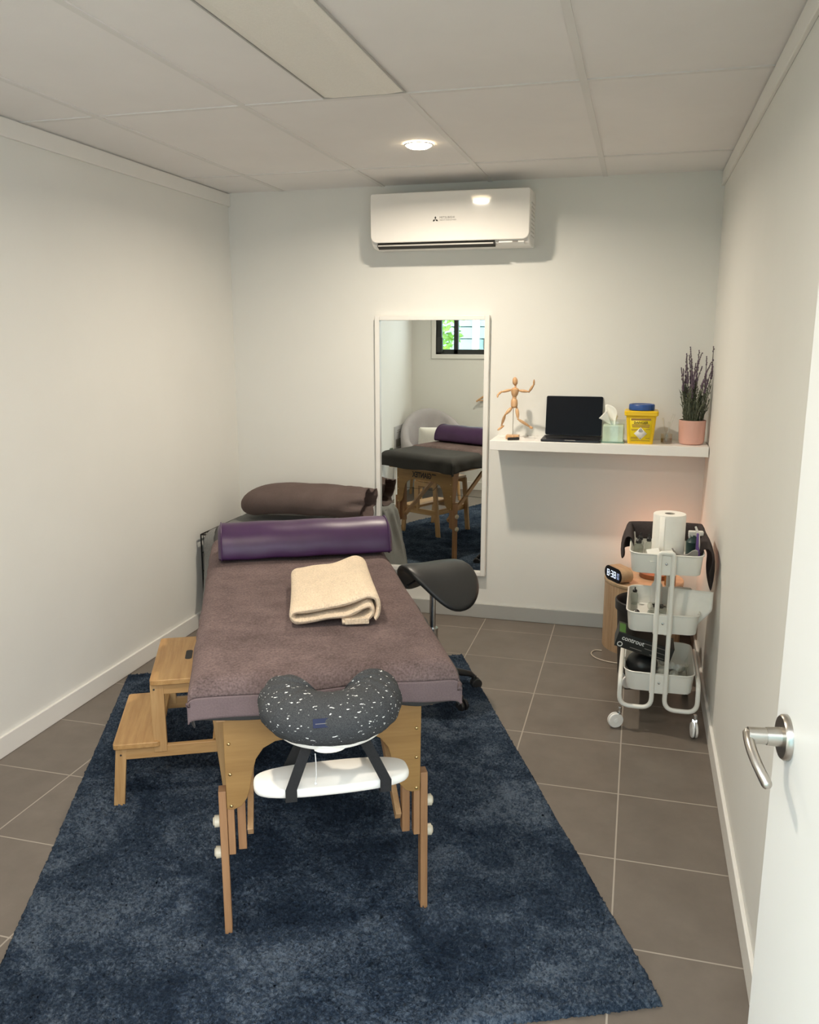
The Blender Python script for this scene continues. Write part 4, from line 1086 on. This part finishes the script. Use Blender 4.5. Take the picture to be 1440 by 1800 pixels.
obj('blade', B().tube([(0, 0, 0), (0.002, 0.006, 0.09), (-0.004, 0.010, 0.135), (-0.016, 0.012, 0.165)], [0.005, 0.005, 0.006, 0.004], 8), 'white', wd)

# dark cloth over the back of the top basket
b = B(); n = 60; rows = []
hx, hy = 0.147, TD/2
pth = []
for p in np.linspace(0, 1, n):
    # from the left rim round the back to the right rim
    L1, L2, L3 = 0.20, 2*hx, 0.34; s = p*(L1+L2+L3)
    if s < L1: q = Vector((-hx, TD-L1+s, 0)); o = Vector((-1, 0, 0))
    elif s < L1+L2: q = Vector((-hx+s-L1, TD, 0)); o = Vector((0, 1, 0))
    else: q = Vector((hx, TD-(s-L1-L2), 0)); o = Vector((1, 0, 0))
    pth.append((q, o, p))
oo = [x[1] for x in pth]
for i, (q, o, p) in enumerate(pth):
    o2 = sum((oo[max(0, min(n-1, i+k))] for k in range(-3, 4)), Vector()).normalized()
    side = max(0.0, (abs(p-0.5)-0.16)/0.34)
    drop = 0.045+0.020*math.sin(9*p)+0.105*math.exp(-((p-0.87)/0.085)**2)+0.022*math.exp(-((p-0.10)/0.09)**2)
    lift = 0.022+0.034*math.sin(PI*p)**0.7
    row = []
    for t, (a, z) in enumerate(((-0.022, -0.030), (-0.013, lift*0.5), (0.002, lift), (0.020, lift*0.75), (0.030, -0.01), (0.034, -0.02-drop*0.5), (0.026, -0.02-drop))):
        w = 0.006*math.sin(30*p+t)
        row.append(TR+q+o2*((a if a < 0 else a*(1+0.55*math.exp(-((p-0.87)/0.09)**2)))+(w if t > 3 else 0))+Vector((0, 0, 0.757+z)))
    rows.append(row)
tag(obj('dark_cloth', grid_obj(B(), rows), 'cloth', solid=0.005, sub=1, angle=180), 'dark taupe cloth draped over the back rim of the trolley', 'cloth')

# middle basket
G2 = 'clear bottles in the middle basket'
ords = [('standing in the far left corner', -0.116, 0.355, 0.430, (0, R(3), 0)), ('lying by the left side nearest the front', -0.116, 0.150, 0.447, (R(62), 0, R(15))),
        ('lying second from the left side', -0.078, 0.120, 0.447, (R(70), 0, R(-30))), ('lying just left of the frame posts', -0.046, 0.180, 0.447, (R(64), 0, R(28))),
        ('lying deepest, left of the posts', -0.050, 0.290, 0.447, (R(80), 0, R(60))), ('lying between the two posts', 0.004, 0.125, 0.447, (R(68), 0, R(12))),
        ('lying behind the right post', 0.014, 0.235, 0.447, (R(60), 0, R(-50)))]
for tl, x, y, z, rt_ in ords: make_bottle('small clear black capped bottle '+tl+', middle basket', tp_(x, y, z), rt_, G2, 0.065, 0.0165)
wb = thing('white_bag', 'white paper pack sticking up at the right of the middle basket', 'paper pack', tp_(0.082, 0.090, 0.434), R(-6))
b = B()
def bag(u, v):
    x = -0.066+0.178*u*min(1.0, 0.70+0.62*v)
    return Vector((x, -0.012+0.05*v*(1-0.5*u)+0.006*math.sin(5*u+3*v), 0.02+0.132*v-0.018*u*v*(1-v)))
b.grid(bag, 16, 14); obj('front_sheet', b, 'paper', wb, solid=0.003)
b = B(); b.box((-0.015, 0.14, 0.06), (0.08, 0.10, 0.11)); obj('folded_stack', b, 'paper', wb, bevel=0.012)
pb = thing('pump_bottle', 'slim white bottle standing at the back of the middle basket', 'bottle', tp_(-0.020, 0.340, 0.429))
obj('bottle_body', B().lathe([(0.0, 0), (0.022, 0), (0.024, 0.004), (0.024, 0.10), (0.012, 0.122), (0.010, 0.16), (0.0, 0.16)], seg=24, cap=False), 'white', pb)

# bottom basket
gb = thing('glove_box', 'black glove carton leaning in the bottom basket of the trolley', 'box', tp_(-0.066, 0.108, 0.343), rot=(R(5), R(15), R(2)))
obj('carton', B().box((0, 0, 0), (0.235, 0.115, 0.066)), 'boxblack', gb, bevel=0.001)
obj('green_corner', B().box((-0.102, -0.005, 0.0334), (0.026, 0.09, 0.0005)), 'green', gb)
text('lettering', 'controut', 0.029, 'whiteprint', gb, (-0.098, -0.0578, 0.004), (R(90), 0, 0), sx=0.9, bold=0.0004)
b = B(); b.tube([(-0.098+0.0095*math.cos(a), -0.0578, -0.018+0.0095*math.sin(a)) for a in [2*PI*k/20 for k in range(20)]], 0.0022, 6, closed=True)
obj('round_emblem', b, 'whiteprint', gb)
for x, z, w in ((0.045, -0.004, 0.085), (0.045, 0.018, 0.10), (-0.03, -0.019, 0.05), (0.06, -0.024, 0.06)): obj('print_line', B().box((x, -0.0578, z), (w, 0.0004, 0.003)), 'greyprint', gb)
po = thing('black_pouch', 'black zipped pouch lying at the left of the bottom basket', 'pouch', tp_(-0.068, 0.150, 0.174))
obj('pouch_body', B().ball((0, 0, 0.055), 0.06, 24, (1.1, 1.3, 0.92)), 'leather', po, sub=0)
cbg = 'cotton balls in the bottom basket'
spots = [(-0.030, 0.180, 0.192), (0.0, 0.172, 0.192), (0.036, 0.2, 0.192), (0.073, 0.194, 0.192), (0.097, 0.232, 0.192), (0.065, 0.145, 0.194), (0.03, 0.16, 0.192), (0.012, 0.258, 0.212), (0.02, 0.22, 0.222), (0.055, 0.175, 0.222), (0.08, 0.165, 0.218), (0.05, 0.235, 0.194), (0.012, 0.14, 0.212)]
cb0 = None
for i, (x, y, z) in enumerate(spots):
    if cb0 is None:
        q = B(); q.ball((0, 0, 0), 0.0185, 20)
        for v in q.bm.verts: v.co *= 1+0.09*math.sin(190*v.co.x+70*v.co.z)*math.sin(160*v.co.y+1)
        cb0 = obj('cotton_ball', q, 'cotton'); o = cb0
    else: o = cb0.copy(); C.objects.link(o)
    o.location = tp_(x, y, z); o.rotation_euler = (i, 2*i, 3*i)
    tag(o, 'white cotton ball in the pile in the trolley bottom basket', 'cotton ball', cbg)
b = B()
b.grid(lambda u, v: Vector((TR.x-0.050+0.17*u, TR.y+0.110+0.005*math.sin(9*u)-0.01*v, 0.176+0.070*v+0.012*v*math.sin(7*u))), 24, 8)
b.grid(lambda u, v: Vector((TR.x+0.118+0.006*math.sin(8*v), TR.y+0.105+0.15*u, 0.176+0.062*v+0.014*v*math.sin(9*u))), 20, 8)
tag(obj('plastic_bag', b, 'clear'), 'crinkled clear plastic bag around the cotton balls', 'bag')

# ================================================================== BIN, SIDE TABLE, CLOCK, LAMP
bn = thing('waste_bin', 'black plastic waste bin behind the white trolley', 'bin', (0.083, 4.03, 0))
obj('bin_body', B().lathe([(0.0, 0.0), (0.108, 0.0), (0.112, 0.005), (0.128, 0.330), (0.138, 0.334), (0.139, 0.375), (0.133, 0.379), (0.124, 0.36), (0.10, 0.02), (0.0, 0.018)], seg=48, cap=False), 'black', bn)
sd = thing('side_table', 'round fluted oak side table behind the trolley in the back right corner', 'side table', (0.078, 4.437, 0))
b = B(); N = 120; rr = 0.198
o_ = []
for k in range(N*3):
    a = 2*PI*k/(N*3); o_.append(((rr-0.0022*(1 if k % 6 == 0 else 0))*math.cos(a), (rr-0.0022*(1 if k % 6 == 0 else 0))*math.sin(a)))
obj('drum', B().prism(o_, 0.0, 0.353), 'oak', sd, angle=60)
obj('top', B().lathe([(0.0, 0.353), (0.199, 0.353), (0.201, 0.356), (0.201, 0.369), (0.198, 0.372), (0.0, 0.372)], seg=72, cap=False), 'oaktop', sd)
ck = thing('digital_clock', 'oval wooden digital clock showing 8:38 on the oak side table', 'clock', (-0.052, 4.345, 0.3725), R(-56))
# local: x along the face (left to right as read), -y out of the face
b = B(); o_ = rrect(0.078, 0.0375, 0.0370, 10, (0, 0.0376)); obj('clock_case', B().prism(o_, -0.028, 0.040, 'y'), 'oaktop', ck, bevel=0.002)
obj('clock_face', B().prism(rrect(0.0775, 0.037, 0.0365, 10, (0, 0.0376)), -0.0325, -0.028, 'y'), 'screen', ck, bevel=0.0015)
SEG = {'8': 'abcdefg', '3': 'abcdg', '2': 'abdeg', '0': 'abcdef', '5': 'acdfg'}
def seg_digit(ch, x, z, w, h, t, mat):
    b = B(); y = -0.0328
    q = {'a': ((x, z+h), (x+w, z+h)), 'g': ((x, z+h/2), (x+w, z+h/2)), 'd': ((x, z), (x+w, z)), 'f': ((x, z+h/2), (x, z+h)), 'b': ((x+w, z+h/2), (x+w, z+h)), 'e': ((x, z), (x, z+h/2)), 'c': ((x+w, z), (x+w, z+h/2))}
    for s in SEG[ch]:
        (x0, z0_), (x1, z1_) = q[s]; b.box(((x0+x1)/2, y, (z0_+z1_)/2), (abs(x1-x0)+t, 0.0008, abs(z1_-z0_)+t))
    obj('digit', b, mat, ck)
seg_digit('8', -0.050, 0.022, 0.015, 0.031, 0.0028, 'digit')
seg_digit('3', -0.015, 0.022, 0.015, 0.031, 0.0028, 'digit'); seg_digit('8', 0.011, 0.022, 0.015, 0.031, 0.0028, 'digit')
seg_digit('2', 0.040, 0.040, 0.006, 0.012, 0.0015, 'dimdigit'); seg_digit('0', 0.051, 0.040, 0.006, 0.012, 0.0015, 'dimdigit')
seg_digit('5', 0.040, 0.022, 0.006, 0.012, 0.0015, 'dimdigit'); seg_digit('0', 0.051, 0.022, 0.006, 0.012, 0.0015, 'dimdigit')
b = B()
for z in (0.032, 0.043): b.box((-0.025, -0.0328, z), (0.003, 0.0008, 0.003))
obj('colon', b, 'digit', ck)
sl = thing('salt_lamp', 'glowing pink salt lamp on the side table behind the trolley', 'lamp', (0.135, 4.47, 0.3725))
obj('base', B().lathe([(0.0, 0), (0.080, 0), (0.082, 0.004), (0.080, 0.024), (0.0, 0.024)], seg=40, cap=False), 'woodbase', sl)
q = B(); q.ball((0, 0, 0.075), 0.055, 22, (0.95, 0.9, 1.05))
for v in q.bm.verts: v.co = Vector((v.co.x*(1+0.12*math.sin(70*v.co.z+3)), v.co.y*(1+0.12*math.sin(80*v.co.z)), max(v.co.z+0.006*math.sin(90*v.co.x), 0.0245)))
obj('salt_rock', q, 'salt', sl, angle=20)
pl_ = bpy.data.lights.new('salt_lamp_bulb', 'POINT'); pl_.energy = 0.8; pl_.color = (1.0, 0.45, 0.28); pl_.shadow_soft_size = 0.05
po_ = bpy.data.objects.new('salt_lamp_bulb', pl_); C.objects.link(po_); po_.parent = sl; po_.location = (0.0, 0.0, 0.165)
aj = thing('amber_jar', 'amber jar on the side table behind the trolley posts', 'jar', (0.205, 4.335, 0.3725))
obj('jar_body', B().lathe([(0.0, 0), (0.026, 0), (0.028, 0.004), (0.028, 0.05), (0.020, 0.058), (0.0, 0.058)], seg=28, cap=False), 'amber', aj)
obj('jar_lid', B().lathe([(0.0, 0.058), (0.022, 0.058), (0.022, 0.074), (0.0, 0.074)], seg=28, cap=False), 'black', aj)
b = B()
pts = [(0.02, 4.24, 0.004), (-0.05, 4.235, 0.004), (-0.115, 4.29, 0.004), (-0.150, 4.285, 0.004), (-0.165, 4.235, 0.004), (-0.145, 4.185, 0.004), (-0.10, 4.150, 0.004), (-0.05, 4.135, 0.004), (0.0, 4.13, 0.004)]
def smooth(pts, n=6):
    P = [Vector(p) for p in pts]; out = []
    for i in range(len(P)-1):
        p0, p1, p2, p3 = P[max(i-1, 0)], P[i], P[i+1], P[min(i+2, len(P)-1)]
        for k in range(n):
            t = k/n; out.append(0.5*((2*p1)+(p2-p0)*t+(2*p0-5*p1+4*p2-p3)*t*t+(3*p1-p0-3*p2+p3)*t**3))
    return out+[P[-1]]
b.tube(smooth(pts[2:]), 0.0028, 8)
tag(obj('power_cord', b, 'cable'), 'thin beige cord looping on the tiles beside the side table', 'cord')

# ================================================================== FRONT OF THE ROOM (seen in the mirror)
ch = thing('tub_armchair', 'light grey tufted tub armchair in the corner, seen in the mirror', 'armchair', (-1.965, 1.02, 0), R(-28))
# local +y is the front of the chair
b = B(); rs = []; n = 60
for i in range(n+1):
    s = -1+2*i/n; a = s*R(118)
    back = (math.cos(a)+1)/2
    hgt = 0.56+0.33*max(0, math.cos(a*0.72))**1.6
    rad = 0.33; ring = []
    tuft = 0.015*abs(math.cos(s*11))
    prof = [(0.0, 0.30), (0.0, hgt-0.10), (-0.005, hgt-0.04), (-0.045, hgt-0.005), (-0.09, hgt-0.03), (-0.105+tuft, hgt-0.10), (-0.10+tuft, 0.52), (-0.085, 0.36), (-0.07, 0.30)]
    for dr, z in prof:
        r = rad+dr+0.035*(z-0.3)/0.5
        ring.append(Vector((r*math.sin(a)*0.98, -r*math.cos(a)*0.95, z)))
    rs.append(ring)
obj('shell_back', b.rings(rs), 'greyfab', ch, angle=70, sub=1)
obj('seat_cushion', B().prism(rrect(0.255, 0.28, 0.10, 8, (0, 0.02)), 0.30, 0.44), 'greyfab', ch, bevel=0.03)
for x in (-0.2, 0.2):
    for y in (-0.2, 0.24):
        b = B(); b.cyl((x, y, 0.0), (x*0.9, y*0.9, 0.31), 0.013, 0.02, 14); obj('leg', b, 'bamboo_z', ch)
cu = thing('cushion', 'white square cushion on the grey armchair, seen in the mirror', 'cushion', (-1.945, 1.045, 0.565), rot=(R(-20), 0, R(-28)))
b = B(); n = 24; top, bot = [], []
def cus(u, v, s):
    a, c_ = 2*u-1, 2*v-1; e = max(0, (1-a**4))*max(0, (1-c_**4))
    return Vector((0.19*a*(1-0.05*(1-c_*c_)), 0.055*s*e**0.6, 0.17*c_*(1-0.05*(1-a*a))))
b.grid(lambda u, v: cus(u, v, 1), n, n); b.grid(lambda u, v: cus(u, v, -1), n, n)
bmesh.ops.remove_doubles(b.bm, verts=b.bm.verts, dist=0.0005)
obj('cushion_body', b, 'cushion', cu, angle=180)
ps = thing('plant_stand', 'small white round table by the left wall, seen in the mirror', 'table', (-2.20, 1.62, 0))
obj('table_top', B().lathe([(0.0, 0.44), (0.12, 0.44), (0.122, 0.444), (0.122, 0.456), (0.12, 0.46), (0.0, 0.46)], seg=40, cap=False), 'white', ps)
obj('stem', B().cyl((0, 0, 0.02), (0, 0, 0.445), 0.014, seg=18), 'white', ps)
obj('foot', B().lathe([(0.0, 0.0), (0.1, 0.0), (0.1, 0.012), (0.02, 0.024), (0.0, 0.024)], seg=36, cap=False), 'white', ps)
sp = thing('small_succulent', 'little dark green succulent in a pot, seen in the mirror', 'plant', (-2.235, 1.60, 0.46))
obj('pot', B().lathe([(0.0, 0), (0.035, 0), (0.042, 0.05), (0.038, 0.05), (0.034, 0.04), (0.0, 0.04)], seg=28, cap=False), 'succ', sp)
b = B(); rg = random.Random(3)
for k in range(26):
    a = rg.uniform(0, 6.28); e = rg.uniform(0.3, 1.3); d = Vector((math.cos(a)*math.cos(e), math.sin(a)*math.cos(e), math.sin(e))); p = Vector((0, 0, 0.045))
    b.tube([p, p+d*0.03, p+d*0.062], [0.006, 0.008, 0.001], 6)
obj('leaves', b, 'succ', sp)
no = thing('wall_notice', 'pale printed notice on the left wall beside the armchair, seen in the mirror', 'notice', (XL+0.003, 1.06, 0.60))
obj('sheet', B().box((0, 0, 0), (0.003, 0.30, 0.24)), M_plain('grey notice sheet', (0.52, 0.52, 0.52), 0.4), no)
for z, w, m in ((0.075, 0.10, 'greyprint'), (0.055, 0.13, 'greyprint'), (-0.05, 0.2, 'greyplas')): obj('print_line', B().box((0.0018, 0, z), (0.0006, w, 0.006 if m == 'greyprint' else 0.08)), m, no)
hg = thing('coat_hanger', 'wooden coat hanger on the front wall, seen in the mirror', 'coat hanger', (-1.40, YF+0.03, 1.075))
b = B(); 
for s in (-1, 1): b.tube([(0, 0, -0.03), (s*0.09, 0.004, -0.055), (s*0.17, 0.010, -0.095), (s*0.225, 0.016, -0.135)], [0.011, 0.011, 0.011, 0.009], 10)
b.cyl((-0.20, 0.012, -0.125), (0.20, 0.012, -0.125), 0.006, seg=10)
obj('hanger_arms', b, 'manikin', hg)
b = B(); b.tube(smooth([(0, 0, -0.03), (0, 0, 0.02), (0.02, 0, 0.045), (0.0, 0, 0.066), (-0.02, 0, 0.05)]), 0.002, 8); obj('hook', b, 'steel', hg)
b = B(); b.cyl((-1.40, YF, 1.139), (-1.40, YF+0.045, 1.139), 0.007, seg=14); b.ball((-1.40, YF+0.047, 1.139), 0.011, 12)
tag(obj('wall_hook', b, 'nickel'), 'small metal wall hook holding the coat hanger', 'hook')
